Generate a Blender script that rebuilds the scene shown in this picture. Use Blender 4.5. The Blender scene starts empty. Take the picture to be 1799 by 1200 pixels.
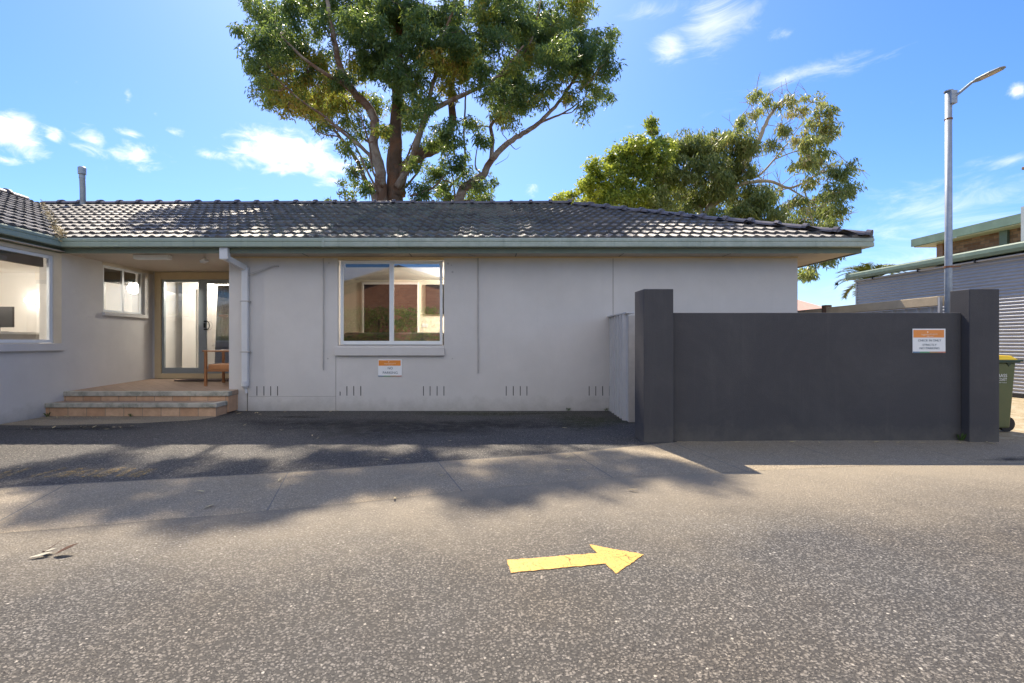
import bpy, bmesh, math, random
import numpy as np
from mathutils import Vector, Matrix
R = math.radians
random.seed(7); rng = np.random.default_rng(11)
SC = bpy.context.scene
COL = SC.collection
# ------------------------------------------------------------------ camera
F, CX, CY, HC = 850.0, 855.0, 600.0, 1.21          # focal (px of a 1799 px wide picture), principal point, camera height
cam_d = bpy.data.cameras.new('camera'); cam = bpy.data.objects.new('camera', cam_d); COL.objects.link(cam)
cam_d.sensor_width = 36.0; cam_d.lens = 36.0 * F / 1799.0
cam_d.shift_x = (899.5 - CX) / 1799.0; cam_d.shift_y = 0.0
cam_d.clip_start = 0.05; cam_d.clip_end = 3000
cam.location = (0, 0, HC); cam.rotation_euler = (R(90), 0, 0)
SC.camera = cam
def at(x, y, D): return Vector(((x - CX) / F * D, D, HC + (CY - y) / F * D))
def gp(x, y, z=0.0):
    D = F * (HC - z) / (y - CY); return Vector(((x - CX) / F * D, D, z))
# ------------------------------------------------------------------ world, sun, exposure
SUN = Vector((-0.15, 0.76, 1.0)).normalized()
SUN_EL = math.asin(SUN.z); SUN_AZ = math.atan2(SUN.x, SUN.y)
W = bpy.data.worlds.new('World'); SC.world = W; W.use_nodes = True
def build_world():
    nt = W.node_tree; nt.nodes.clear(); N = nt.nodes.new; L = nt.links.new
    out = N('ShaderNodeOutputWorld')
    sky = N('ShaderNodeTexSky'); sky.sky_type = 'NISHITA'; sky.sun_disc = False
    sky.sun_elevation = SUN_EL; sky.sun_rotation = SUN_AZ
    sky.altitude = 0; sky.air_density = 1.0; sky.dust_density = 0.8; sky.ozone_density = 3.0
    hsv = N('ShaderNodeHueSaturation'); hsv.inputs['Saturation'].default_value = 1.22; hsv.inputs['Value'].default_value = 1.0
    L(sky.outputs[0], hsv.inputs['Color'])
    bg = N('ShaderNodeBackground'); bg.inputs['Strength'].default_value = 0.108
    tn = N('ShaderNodeMixRGB'); tn.blend_type = 'MULTIPLY'; tn.inputs[0].default_value = 1; tn.inputs[2].default_value = (.74, .86, 1.12, 1); L(hsv.outputs[0], tn.inputs[1])
    L(tn.outputs[0], bg.inputs['Color'])
    tc = N('ShaderNodeTexCoord'); sep = N('ShaderNodeSeparateXYZ'); L(tc.outputs['Generated'], sep.inputs[0])
    def M(op, a, b=None, c=None):
        n = N('ShaderNodeMath'); n.operation = op
        for i, v in enumerate((a, b, c)):
            if v is None: continue
            if isinstance(v, (int, float)): n.inputs[i].default_value = v
            else: L(v, n.inputs[i])
        return n.outputs[0]
    az = M('ARCTAN2', sep.outputs[0], sep.outputs[1]); el = M('ARCSINE', sep.outputs[2])
    cb = N('ShaderNodeCombineXYZ'); L(az, cb.inputs[0]); L(el, cb.inputs[1])
    ns = N('ShaderNodeTexNoise'); ns.inputs['Scale'].default_value = 26; ns.inputs['Detail'].default_value = 9; ns.inputs['Roughness'].default_value = .6
    mp = N('ShaderNodeMapping'); mp.inputs['Scale'].default_value = (1, 1.9, 1); L(cb.outputs[0], mp.inputs[0]); L(mp.outputs[0], ns.inputs['Vector'])
    ns.inputs['Distortion'].default_value = .6
    ns2 = N('ShaderNodeTexNoise'); ns2.inputs['Scale'].default_value = 9; ns2.inputs['Detail'].default_value = 9; ns2.inputs['Roughness'].default_value = .68
    mp2 = N('ShaderNodeMapping'); mp2.inputs['Scale'].default_value = (.9, 2.4, 1); mp2.inputs['Rotation'].default_value = (0, 0, R(-6)); L(cb.outputs[0], mp2.inputs[0]); L(mp2.outputs[0], ns2.inputs['Vector'])
    ns2.inputs['Distortion'].default_value = 1.0
    def blobs(lst):
        acc = None
        for (x, y, rx, ry, s) in lst:
            d = Vector(((x - CX) / F, 1, (CY - y) / F)); a0 = math.atan2(d.x, d.y); e0 = math.asin(d.normalized().z)
            cosA = 1.0 / math.hypot(d.x, 1)
            sx = rx / F * cosA * cosA; sy = ry / F * cosA
            u = M('MULTIPLY', M('SUBTRACT', az, a0), 1 / sx); v = M('MULTIPLY', M('SUBTRACT', el, e0), 1 / sy)
            r = M('SQRT', M('ADD', M('MULTIPLY', u, u), M('MULTIPLY', v, v)))
            m = M('MULTIPLY', M('MAXIMUM', M('SUBTRACT', 1.0, M('MULTIPLY', r, .54)), 0.0), s)
            acc = m if acc is None else M('MAXIMUM', acc, m)
        return acc
    cum = blobs([(30,236,48,33,1),(93,240,20,13,.75),(10,283,36,10,.8),(163,246,38,24,.62),(235,272,52,18,.75),(228,234,26,8,.55),(310,230,22,8,.55),
        (368,272,34,9,.62),(505,268,82,30,1.15),(560,288,70,22,.8),(450,290,50,12,.6),(585,318,42,12,.6),(192,178,12,6,.42),(225,172,7,14,.38),(273,202,12,8,.38),
        (1786,158,16,11,.75),(932,332,18,10,.5),(135,143,6,5,.35)])
    f1 = M('SUBTRACT', M('ADD', cum, M('MULTIPLY', ns.outputs[0], 1.3)), .92)
    mr = N('ShaderNodeMapRange'); mr.interpolation_type = 'SMOOTHSTEP'; mr.inputs['From Min'].default_value = 0; mr.inputs['From Max'].default_value = .72; L(f1, mr.inputs[0])
    wis = blobs([(1255,38,75,42,1.05),(1180,82,38,30,.95),(1375,58,26,14,.7),(1400,132,170,20,.8),(1150,20,60,16,.75),(1220,205,170,16,.5),(1640,372,260,55,.85),(1775,280,90,18,.75),
        (1700,470,420,70,.85),(1500,20,30,12,.35),(300,330,600,60,.3)])
    f2 = M('SUBTRACT', M('ADD', wis, M('MULTIPLY', ns2.outputs[0], 1.5)), 1.12)
    mr2 = N('ShaderNodeMapRange'); mr2.interpolation_type = 'SMOOTHSTEP'; mr2.inputs['From Min'].default_value = 0; mr2.inputs['From Max'].default_value = .9; mr2.inputs['To Max'].default_value = .62; L(f2, mr2.inputs[0])
    # unseen cloud bank added behind the camera to fill shaded fronts with neutral light
    # high white cover, broken up by its own noise and kept off the horizon
    bk = N('ShaderNodeTexNoise'); bk.inputs['Scale'].default_value = 3.0; bk.inputs['Detail'].default_value = 8; bk.inputs['Roughness'].default_value = .6; L(tc.outputs['Generated'], bk.inputs['Vector'])
    f3 = M('ADD', M('MINIMUM', M('MULTIPLY', M('SUBTRACT', M('MULTIPLY', sep.outputs[1], -1.0), .05), 1.6), .62), M('SUBTRACT', M('MINIMUM', M('MULTIPLY', M('SUBTRACT', sep.outputs[2], .22), 4.0), .3), .75))
    f3 = M('ADD', f3, bk.outputs[0])
    mr3 = N('ShaderNodeMapRange'); mr3.interpolation_type = 'SMOOTHSTEP'; mr3.inputs['From Min'].default_value = .34; mr3.inputs['From Max'].default_value = .68; L(f3, mr3.inputs[0])
    dens = M('MINIMUM', M('MAXIMUM', M('MAXIMUM', mr.outputs[0], mr2.outputs[0]), M('MULTIPLY', mr3.outputs[0], .72)), 1.0)
    bg2 = N('ShaderNodeBackground'); bg2.inputs['Color'].default_value = (1, .985, .98, 1); bg2.inputs['Strength'].default_value = CLOUD
    mx = N('ShaderNodeMixShader'); L(dens, mx.inputs[0]); L(bg.outputs[0], mx.inputs[1]); L(bg2.outputs[0], mx.inputs[2])
    L(mx.outputs[0], out.inputs[0])
CLOUD = .82
build_world()
sun_d = bpy.data.lights.new('sun', 'SUN'); sun = bpy.data.objects.new('sun', sun_d); COL.objects.link(sun)
sun_d.energy = 5.0; sun_d.angle = R(0.55); sun_d.color = (1.0, .88, .71)
sun.rotation_euler = SUN.to_track_quat('Z', 'Y').to_euler()
SC.view_settings.view_transform = 'Standard'; SC.view_settings.look = 'None'
SC.view_settings.gamma = 1; SC.view_settings.exposure = 0.95
SC.cycles.max_bounces = 8; SC.cycles.transparent_max_bounces = 24
SC.cycles.caustics_reflective = False; SC.cycles.caustics_refractive = False
# ------------------------------------------------------------------ materials
MATS = {}
def newmat(name):
    m = bpy.data.materials.new(name); m.use_nodes = True; nt = m.node_tree
    b = nt.nodes['Principled BSDF']; MATS[name] = m
    return m, nt, b
def nd(nt, t, **kw):
    n = nt.nodes.new(t)
    for k, v in kw.items():
        if hasattr(n, k): setattr(n, k, v)
    return n
def noise(nt, vec, scale, detail=4, rough=.55, dist=0):
    n = nt.nodes.new('ShaderNodeTexNoise'); n.inputs['Scale'].default_value = scale; n.inputs['Detail'].default_value = detail
    n.inputs['Roughness'].default_value = rough; n.inputs['Distortion'].default_value = dist
    if vec is not None: nt.links.new(vec, n.inputs['Vector'])
    return n.outputs[0]
def ramp(nt, fac, stops, interp='LINEAR'):
    n = nt.nodes.new('ShaderNodeValToRGB'); cr = n.color_ramp; cr.interpolation = interp
    while len(cr.elements) < len(stops): cr.elements.new(.5)
    for e, (p, c) in zip(cr.elements, stops):
        e.position = p; e.color = (c[0], c[1], c[2], 1) if not isinstance(c, (int, float)) else (c, c, c, 1)
    nt.links.new(fac, n.inputs[0]); return n.outputs[0]
def mixc(nt, fac, a, b, mode='MIX'):
    n = nt.nodes.new('ShaderNodeMixRGB'); n.blend_type = mode
    for i, v in enumerate((fac, a, b)):
        if isinstance(v, (int, float)): n.inputs[i].default_value = v
        elif isinstance(v, tuple): n.inputs[i].default_value = (v[0], v[1], v[2], 1)
        else: nt.links.new(v, n.inputs[i])
    return n.outputs[0]
def mth(nt, op, a, b=None, c=None):
    n = nt.nodes.new('ShaderNodeMath'); n.operation = op
    for i, v in enumerate((a, b, c)):
        if v is None: continue
        if isinstance(v, (int, float)): n.inputs[i].default_value = v
        else: nt.links.new(v, n.inputs[i])
    return n.outputs[0]
def bump(nt, b, h, strength=.3, dist=.01):
    n = nt.nodes.new('ShaderNodeBump'); n.inputs['Strength'].default_value = strength; n.inputs['Distance'].default_value = dist
    nt.links.new(h, n.inputs['Height']); nt.links.new(n.outputs[0], b.inputs['Normal'])
def objc(nt):
    return nt.nodes.new('ShaderNodeTexCoord').outputs['Object']
def geo(nt):
    return nt.nodes.new('ShaderNodeNewGeometry').outputs['Position']
def pm_wall(name, col, dark, stain, z0=.35):
    m, nt, b = newmat(name); P = geo(nt)
    c = mixc(nt, ramp(nt, noise(nt, P, 1.1, 7, .65), [(.3, 0), (.7, 1)]), tuple(v*.94 for v in col), tuple(v*1.05 for v in col))
    c = mixc(nt, ramp(nt, noise(nt, P, .8, 8, .75, .5), [(.48, 0), (.85, .55)]), c, dark)
    mp = nd(nt, 'ShaderNodeMapping'); mp.inputs['Scale'].default_value = (7, 7, .45); nt.links.new(P, mp.inputs[0])
    c = mixc(nt, ramp(nt, noise(nt, mp.outputs[0], 1.0, 6, .7), [(.55, 0), (.8, .35)]), c, dark)
    sp = nd(nt, 'ShaderNodeSeparateXYZ'); nt.links.new(P, sp.inputs[0])
    k = mth(nt, 'SUBTRACT', mth(nt, 'MULTIPLY', noise(nt, P, 5, 8, .75), z0), mth(nt, 'MULTIPLY', sp.outputs[2], .62))
    c = mixc(nt, ramp(nt, k, [(.02, 0), (.2, .55)]), c, stain)
    c = mixc(nt, ramp(nt, noise(nt, P, 34, 3, .6), [(.70, 0), (.76, .5)]), c, dark)
    nt.links.new(c, b.inputs['Base Color']); b.inputs['Roughness'].default_value = .85; b.inputs['Specular IOR Level'].default_value = .25
    h = mth(nt, 'ADD', noise(nt, P, 85, 5, .65), mth(nt, 'MULTIPLY', noise(nt, P, 4, 4, .5), 1.2)); bump(nt, b, h, .6, .006)
def pm(name, col, rough=.6, var=.08, vs=2.5, bs=0, bst=.2, bd=.004, metal=0, spec=.5, dirt=None):
    m, nt, b = newmat(name); P = geo(nt)
    c2 = tuple(min(1, c * (1 + var)) for c in col); c1 = tuple(c * (1 - var) for c in col)
    f = noise(nt, P, vs, 6, .6); f = ramp(nt, f, [(.3, 0), (.7, 1)])
    c = mixc(nt, f, c1, c2)
    if dirt:
        dcol, dsc, lo, hi, amt = dirt
        g = ramp(nt, noise(nt, P, dsc, 8, .7, .4), [(lo, 0), (hi, amt)]); c = mixc(nt, g, c, dcol)
    nt.links.new(c, b.inputs['Base Color'])
    b.inputs['Roughness'].default_value = rough; b.inputs['Metallic'].default_value = metal; b.inputs['Specular IOR Level'].default_value = spec
    if bs: bump(nt, b, noise(nt, P, bs, 4, .6), bst, bd)
    return m
pm_wall('render', (.605,.578,.56), (.54,.52,.50), (.30,.28,.25))
pm_wall('render_dark', (.068,.067,.074), (.115,.112,.112), (.17,.155,.135), .30)
pm('cream', (.60,.48,.30), .5, .06, 3, 40, .1, .002)
pm('cream_pale', (.62,.54,.42), .55, .06, 3, 40, .1, .002)
pm('soffit', (.50,.43,.35), .7, .06, 2, 60, .1, .002)
pm('alu_white', (.72,.74,.76), .35, .03, 4)
pm('alu_grey', (.30,.34,.36), .35, .05, 4, metal=.3)
pm('white_plastic', (.75,.75,.75), .4, .03, 5)
pm('downpipe', (.60,.61,.64), .45, .05, 3, dirt=((.35,.33,.3), 3, .6, .9, .5))
pm('fascia', (.13,.16,.12), .55, .12, 3, dirt=((.22,.19,.12), 4, .5, .8, .5))
pm('dark', (.012,.012,.013), .6, .1, 5)
pm('joint', (.17,.155,.135), .9, .2, 20)
pm('conduit', (.42,.40,.39), .6, .1, 10)
pm('int_white', (.80,.78,.75), .8, .02, 2)
pm('int_cream', (.70,.64,.52), .8, .04, 2)
pm('int_door', (.42,.39,.36), .5, .03, 2)
pm('int_floor', (.42,.33,.24), .5, .1, 4)
pm('sofa', (.10,.10,.105), .9, .15, 8, 200, .3, .003)
pm('curtain', (.16,.135,.12), .9, .12, 8)
pm('screen', (.010,.011,.013), .25, .05, 3)
pm('wood', (.30,.13,.05), .4, .2, 9)
pm('cushion', (.45,.20,.08), .7, .1, 6)
pm('mat', (.07,.045,.04), .95, .2, 20, 300, .5, .004)
pm('nosing', (.46,.43,.37), .8, .1, 4, 60, .3, .004, dirt=((.20,.21,.17), 5, .42, .62, .85))
pm('porch_floor', (.34,.25,.19), .45, .08, 4)
pm('galv', (.30,.34,.39), .5, .10, 12, metal=.3, dirt=((.5,.52,.55), 14, .5, .7, .5))
pm('rust', (.22,.09,.04), .8, .2, 30)
pm('flue', (.30,.31,.31), .5, .12, 9, metal=.4, dirt=((.16,.12,.09), 6, .5, .75, .7))
pm('corrugated', (.31,.32,.345), .42, .06, 1.2, metal=.3, dirt=((.25,.24,.23), 2.2, .5, .8, .5))
pm('sheet_pale', (.50,.50,.51), .5, .06, 3, dirt=((.35,.33,.28), 5, .55, .8, .5))
pm('timber_pale', (.50,.40,.27), .8, .12, 6, 60, .3, .004)
pm('post_grey', (.42,.39,.36), .8, .1, 8, 60, .3, .004)
pm('green_trim', (.17,.24,.18), .5, .1, 3, dirt=((.30,.36,.30), 3, .5, .8, .5))
pm('bin_green', (.10,.12,.05), .42, .08, 5, dirt=((.13,.13,.055), 4, .45, .75, .6))
pm('bin_dark', (.02,.045,.03), .5, .1, 5)
pm('bin_yellow', (.85,.55,.01), .4, .05, 5)
pm('sign_white', (.80,.81,.83), .35, .02, 5)
pm('sign_orange', (.78,.27,.05), .35, .03, 5)
pm('sign_text', (.07,.11,.16), .4, .02, 5)
pm('sign_pale', (.85,.66,.50), .4, .02, 5)
pm('stripe_blue', (.05,.16,.30), .4, .02, 5); pm('stripe_green', (.07,.30,.14), .4, .02, 5); pm('stripe_tan', (.40,.22,.08), .4, .02, 5); pm('stripe_red', (.5,.16,.10), .4, .02, 5)
pm('pink_tile', (.62,.36,.28), .8, .1, 3, 12, .5, .02, dirt=((.45,.25,.2), 9, .5, .7, .6))
pm('far_wall', (.55,.5,.42), .8)
pm('bark_grey', (.27,.235,.205), .85, .35, 3.5, 18, .8, .03, dirt=((.13,.065,.04), 1.5, .42, .56, .9))
pm('bark_dark', (.11,.075,.055), .9, .3, 4, 14, .9, .04, dirt=((.22,.10,.05), 1.6, .45, .65, .8))
pm('bark_pale', (.36,.30,.22), .85, .2, 4, 16, .5, .02)
pm('twig', (.10,.05,.03), .7, .2, 60)
pm('leaf_dry', (.50,.40,.22), .6, .25, 60); pm('leaf_brown', (.13,.07,.035), .5, .2, 60); pm('leaf_pale', (.52,.48,.36), .45, .1, 60)
pm('palm_green', (.36,.36,.07), .5, .3, 5)
pm('palm_trunk', (.16,.12,.08), .9, .2, 8)
pm('leaf_weed', (.07,.13,.03), .6, .3, 50)
def m_emit(name, col, st):
    m, nt, b = newmat(name); b.inputs['Base Color'].default_value = (*col, 1)
    b.inputs['Emission Color'].default_value = (*col, 1); b.inputs['Emission Strength'].default_value = st
m_emit('glow', (1, .93, .82), 14.0)
def m_glass(name, base=.06, tint=(1, 1, 1)):
    m, nt, b = newmat(name); nt.nodes.remove(b); out = nt.nodes['Material Output']
    tr = nd(nt, 'ShaderNodeBsdfTransparent'); tr.inputs[0].default_value = (*tint, 1)
    gl = nd(nt, 'ShaderNodeBsdfGlossy'); gl.inputs['Roughness'].default_value = .004; gl.inputs[0].default_value = (.95, .97, 1, 1)
    fr = nd(nt, 'ShaderNodeFresnel'); fr.inputs[0].default_value = 1.5
    f = mth(nt, 'ADD', mth(nt, 'MULTIPLY', fr.outputs[0], 1.0), base)
    mx = nd(nt, 'ShaderNodeMixShader'); nt.links.new(f, mx.inputs[0]); nt.links.new(tr.outputs[0], mx.inputs[1]); nt.links.new(gl.outputs[0], mx.inputs[2])
    nt.links.new(mx.outputs[0], out.inputs[0])
m_glass('glass', .21, (.93, .95, .95)); m_glass('glass_screen', .05, (.36, .37, .38))
def m_green():
    m, nt, b = newmat('gutter_green'); P = geo(nt); s = nd(nt, 'ShaderNodeSeparateXYZ'); nt.links.new(P, s.inputs[0])
    st = noise(nt, P, 3.0, 8, .7, .2)
    base = mixc(nt, ramp(nt, st, [(.35, 0), (.7, 1)]), (.26,.32,.265), (.31,.37,.31))
    # a newer, chalkier length of gutter between two joins
    a = mth(nt, 'GREATER_THAN', s.outputs[0], -2.70); c = mth(nt, 'LESS_THAN', s.outputs[0], 6.4)
    y = mth(nt, 'LESS_THAN', s.outputs[1], 7.97)
    k = mth(nt, 'MULTIPLY', mth(nt, 'MULTIPLY', a, c), y)
    chalk = mixc(nt, ramp(nt, noise(nt, P, 5, 8, .75, .5), [(.42, 0), (.62, 1)]), (.29,.34,.295), (.38,.43,.385))
    base = mixc(nt, mth(nt, 'MULTIPLY', k, .9), base, chalk)
    mp = nd(nt, 'ShaderNodeMapping'); mp.inputs['Scale'].default_value = (14, 14, 1.2); nt.links.new(P, mp.inputs[0])
    base = mixc(nt, ramp(nt, noise(nt, mp.outputs[0], 1.3, 5, .7), [(.55, 0), (.8, .55)]), base, (.13,.19,.16))
    nt.links.new(base, b.inputs['Base Color']); b.inputs['Roughness'].default_value = .45
m_green()
def m_asphalt(name, binder, mid, light, warm, sc=62, contrast=1.0, patch=.25, white=.10, yscale=1.0):
    m, nt, b = newmat(name); P = geo(nt)
    w = nd(nt, 'ShaderNodeTexNoise'); w.inputs['Scale'].default_value = 160; nt.links.new(P, w.inputs['Vector'])
    wv = nd(nt, 'ShaderNodeVectorMath', operation='MULTIPLY_ADD'); nt.links.new(w.outputs['Color'], wv.inputs[0]); wv.inputs[1].default_value = (.008,.008,.0); nt.links.new(P, wv.inputs[2])
    def vor(s):
        v = nd(nt, 'ShaderNodeTexVoronoi'); v.inputs['Scale'].default_value = s; nt.links.new(wv.outputs[0], v.inputs['Vector'])
        q = nd(nt, 'ShaderNodeSeparateColor'); nt.links.new(v.outputs['Color'], q.inputs[0]); return v.outputs['Distance'], q
    d1, q1 = vor(sc); d2, q2 = vor(sc * 1.9); d3, q3 = vor(sc * .62)
    # stones of random lightness set in the binder, a few of them nearly white
    st = ramp(nt, q1.outputs[0], [(0, tuple(c * .45 for c in mid)), (.35, tuple(c * .8 for c in mid)), (.7, mid), (.92, tuple(c * 1.35 for c in mid)), (1, tuple(c * 1.6 for c in mid))])
    m1 = mth(nt, 'MULTIPLY', ramp(nt, d1, [(.42, 1), (.62, 0)]), ramp(nt, q1.outputs[1], [(.10, 0), (.16, 1)]))
    c = mixc(nt, m1, binder, st)
    fine = mth(nt, 'MULTIPLY', ramp(nt, d2, [(.30, 1), (.42, 0)]), ramp(nt, q2.outputs[1], [(.84, 0), (.9, .75)]))
    c = mixc(nt, fine, c, light)
    big = mth(nt, 'MULTIPLY', ramp(nt, d3, [(.22, 1), (.34, 0)]), ramp(nt, q3.outputs[1], [(1 - white - .02, 0), (1 - white, 1)]))
    c = mixc(nt, big, c, tuple(min(1, v * 1.15) for v in light))
    hole = mth(nt, 'MULTIPLY', ramp(nt, d2, [(.2, 1), (.4, 0)]), ramp(nt, q2.outputs[2], [(.82, 0), (.86, .85)]))
    c = mixc(nt, hole, c, tuple(v * .35 for v in binder))
    pt = noise(nt, P, .55, 7, .62, .3); pt2 = noise(nt, P, 3.3, 6, .7)
    c = mixc(nt, ramp(nt, pt, [(.35, 0), (.7, 1)]), c, mixc(nt, 1.0, c, warm, 'MULTIPLY'))
    c = mixc(nt, ramp(nt, pt2, [(.3, patch), (.6, 0)]), c, mixc(nt, 1.0, c, (.72,.71,.69), 'MULTIPLY'))
    if name == 'asphalt_road':
        mp = nd(nt, 'ShaderNodeMapping'); mp.inputs['Scale'].default_value = (.22, 1.5, 1); mp.inputs['Rotation'].default_value = (0, 0, R(-8)); nt.links.new(P, mp.inputs[0])
        c = mixc(nt, ramp(nt, noise(nt, mp.outputs[0], 1.0, 4, .5), [(.42, 0), (.62, .55)]), c, mixc(nt, 1.0, c, (.74,.73,.74), 'MULTIPLY'))
        c = mixc(nt, ramp(nt, noise(nt, P, 2.6, 3, .4), [(.72, 0), (.77, .45)]), c, (.05,.045,.042))
    if name == 'asphalt_road':   # paler, warmer tone along the foot of the path
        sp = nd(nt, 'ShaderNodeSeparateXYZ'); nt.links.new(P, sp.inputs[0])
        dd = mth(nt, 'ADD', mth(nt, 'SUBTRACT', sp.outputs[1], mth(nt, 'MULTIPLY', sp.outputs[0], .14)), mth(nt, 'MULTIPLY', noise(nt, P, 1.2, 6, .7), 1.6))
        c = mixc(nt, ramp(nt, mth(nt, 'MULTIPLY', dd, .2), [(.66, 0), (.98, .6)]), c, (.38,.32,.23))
    nt.links.new(c, b.inputs['Base Color']); b.inputs['Roughness'].default_value = .78; b.inputs['Specular IOR Level'].default_value = .35
    h = mth(nt, 'ADD', mth(nt, 'SUBTRACT', mth(nt, 'MULTIPLY', m1, .7), mth(nt, 'MULTIPLY', d1, .6)), mth(nt, 'MULTIPLY', hole, -.8))
    bump(nt, b, h, .75, .0045)
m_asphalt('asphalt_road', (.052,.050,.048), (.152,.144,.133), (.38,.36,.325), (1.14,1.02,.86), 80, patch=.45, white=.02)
m_asphalt('asphalt_drive', (.040,.039,.040), (.125,.119,.113), (.34,.32,.29), (1.1,1.03,.92), 76, patch=.45, white=.05)
def m_concrete():
    m, nt, b = newmat('concrete'); P = geo(nt)
    v = nd(nt, 'ShaderNodeTexVoronoi'); v.inputs['Scale'].default_value = 120; nt.links.new(P, v.inputs['Vector'])
    q = nd(nt, 'ShaderNodeSeparateColor'); nt.links.new(v.outputs['Color'], q.inputs[0])
    c = mixc(nt, ramp(nt, noise(nt, P, 1.4, 8, .65, .3), [(.3, 0), (.7, 1)]), (.17,.15,.125), (.25,.22,.185))
    c = mixc(nt, mth(nt, 'MULTIPLY', ramp(nt, q.outputs[0], [(.6, 0), (.9, .5)]), ramp(nt, v.outputs['Distance'], [(.3, 1), (.5, 0)])), c, (.42,.39,.35))
    c = mixc(nt, mth(nt, 'MULTIPLY', ramp(nt, q.outputs[1], [(.8, 0), (.85, .6)]), ramp(nt, v.outputs['Distance'], [(.3, 1), (.5, 0)])), c, (.08,.075,.07))
    c = mixc(nt, ramp(nt, noise(nt, P, 4.5, 8, .75), [(.55, 0), (.75, .55)]), c, (.11,.105,.10))
    nt.links.new(c, b.inputs['Base Color']); b.inputs['Roughness'].default_value = .85
    bump(nt, b, noise(nt, P, 180, 4, .7), .5, .004)
m_asphalt('concrete', (.27,.228,.17), (.37,.315,.235), (.46,.40,.31), (1.06,1.0,.88), 110, patch=.3, white=.03)
def m_ground():
    m, nt, b = newmat('dry_ground'); P = geo(nt)
    c = ramp(nt, noise(nt, P, 6, 9, .75, .3), [(.3, (.16,.14,.07)), (.45, (.36,.29,.18)), (.6, (.50,.43,.31)), (.75, (.55,.49,.40))])
    c = mixc(nt, ramp(nt, noise(nt, P, 45, 6, .8), [(.45, 0), (.6, .6)]), c, (.17,.13,.07))
    nt.links.new(c, b.inputs['Base Color']); b.inputs['Roughness'].default_value = .95
    bump(nt, b, noise(nt, P, 40, 6, .7), .8, .02)
m_ground()
def m_yellow():
    m, nt, b = newmat('road_paint'); P = geo(nt)
    c = mixc(nt, ramp(nt, noise(nt, P, 9, 6, .7), [(.3, 0), (.7, 1)]), (.62,.315,.045), (.67,.38,.075))
    # cracks
    v = nd(nt, 'ShaderNodeTexVoronoi', feature='DISTANCE_TO_EDGE'); v.inputs['Scale'].default_value = 7.5; 
    w = nd(nt, 'ShaderNodeTexNoise'); w.inputs['Scale'].default_value = 14; nt.links.new(P, w.inputs['Vector'])
    wv = nd(nt, 'ShaderNodeVectorMath', operation='MULTIPLY_ADD'); nt.links.new(w.outputs['Color'], wv.inputs[0]); wv.inputs[1].default_value = (.12,.12,0); nt.links.new(P, wv.inputs[2])
    nt.links.new(wv.outputs[0], v.inputs['Vector'])
    cr = mth(nt, 'MULTIPLY', ramp(nt, v.outputs['Distance'], [(.004, 1), (.016, 0)]), ramp(nt, noise(nt, P, 8, 3), [(.46, 0), (.56, .8)]))
    pit = ramp(nt, noise(nt, P, 95, 3, .7), [(.66, 0), (.72, .8)])
    c = mixc(nt, ramp(nt, noise(nt, P, 60, 5, .8), [(.45, 0), (.75, .45)]), c, (.30,.20,.08))
    nt.links.new(c, b.inputs['Base Color']); b.inputs['Roughness'].default_value = .6
    worn = ramp(nt, noise(nt, P, 120, 4, .75), [(.56, 0), (.66, .85)]); out = nt.nodes['Material Output']
    gone = mth(nt, 'MAXIMUM', mth(nt, 'MAXIMUM', cr, pit), worn); tr = nd(nt, 'ShaderNodeBsdfTransparent'); mx = nd(nt, 'ShaderNodeMixShader')
    nt.links.new(gone, mx.inputs[0]); nt.links.new(b.outputs[0], mx.inputs[1]); nt.links.new(tr.outputs[0], mx.inputs[2]); nt.links.new(mx.outputs[0], out.inputs[0])
    vv = nd(nt, 'ShaderNodeTexVoronoi'); vv.inputs['Scale'].default_value = 60; nt.links.new(P, vv.inputs['Vector'])
    bump(nt, b, vv.outputs['Distance'], .5, .003)
m_yellow()
def m_mask(name, col, sc, lo, hi, amt, rough=.8, edge=None):
    """thin, patchy growth or worn paint: the surface below shows through"""
    m, nt, b = newmat(name); P = geo(nt); out = nt.nodes['Material Output']
    b.inputs['Base Color'].default_value = (*col, 1); b.inputs['Roughness'].default_value = rough
    tr = nd(nt, 'ShaderNodeBsdfTransparent'); mx = nd(nt, 'ShaderNodeMixShader')
    f = ramp(nt, noise(nt, P, sc, 8, .75, .4), [(lo, 0), (hi, amt)])
    at_ = nd(nt, 'ShaderNodeAttribute'); at_.attribute_name = 'fade'
    f = mth(nt, 'MULTIPLY', f, at_.outputs['Fac'])
    nt.links.new(f, mx.inputs[0]); nt.links.new(tr.outputs[0], mx.inputs[1]); nt.links.new(b.outputs[0], mx.inputs[2]); nt.links.new(mx.outputs[0], out.inputs[0])
m_mask('moss', (.055,.06,.022), 9, .38, .6, .8); m_mask('stain', (.018,.017,.016), 4, .35, .55, .75); m_mask('worn_paint', (.55,.36,.12), 26, .44, .62, .65)
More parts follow.
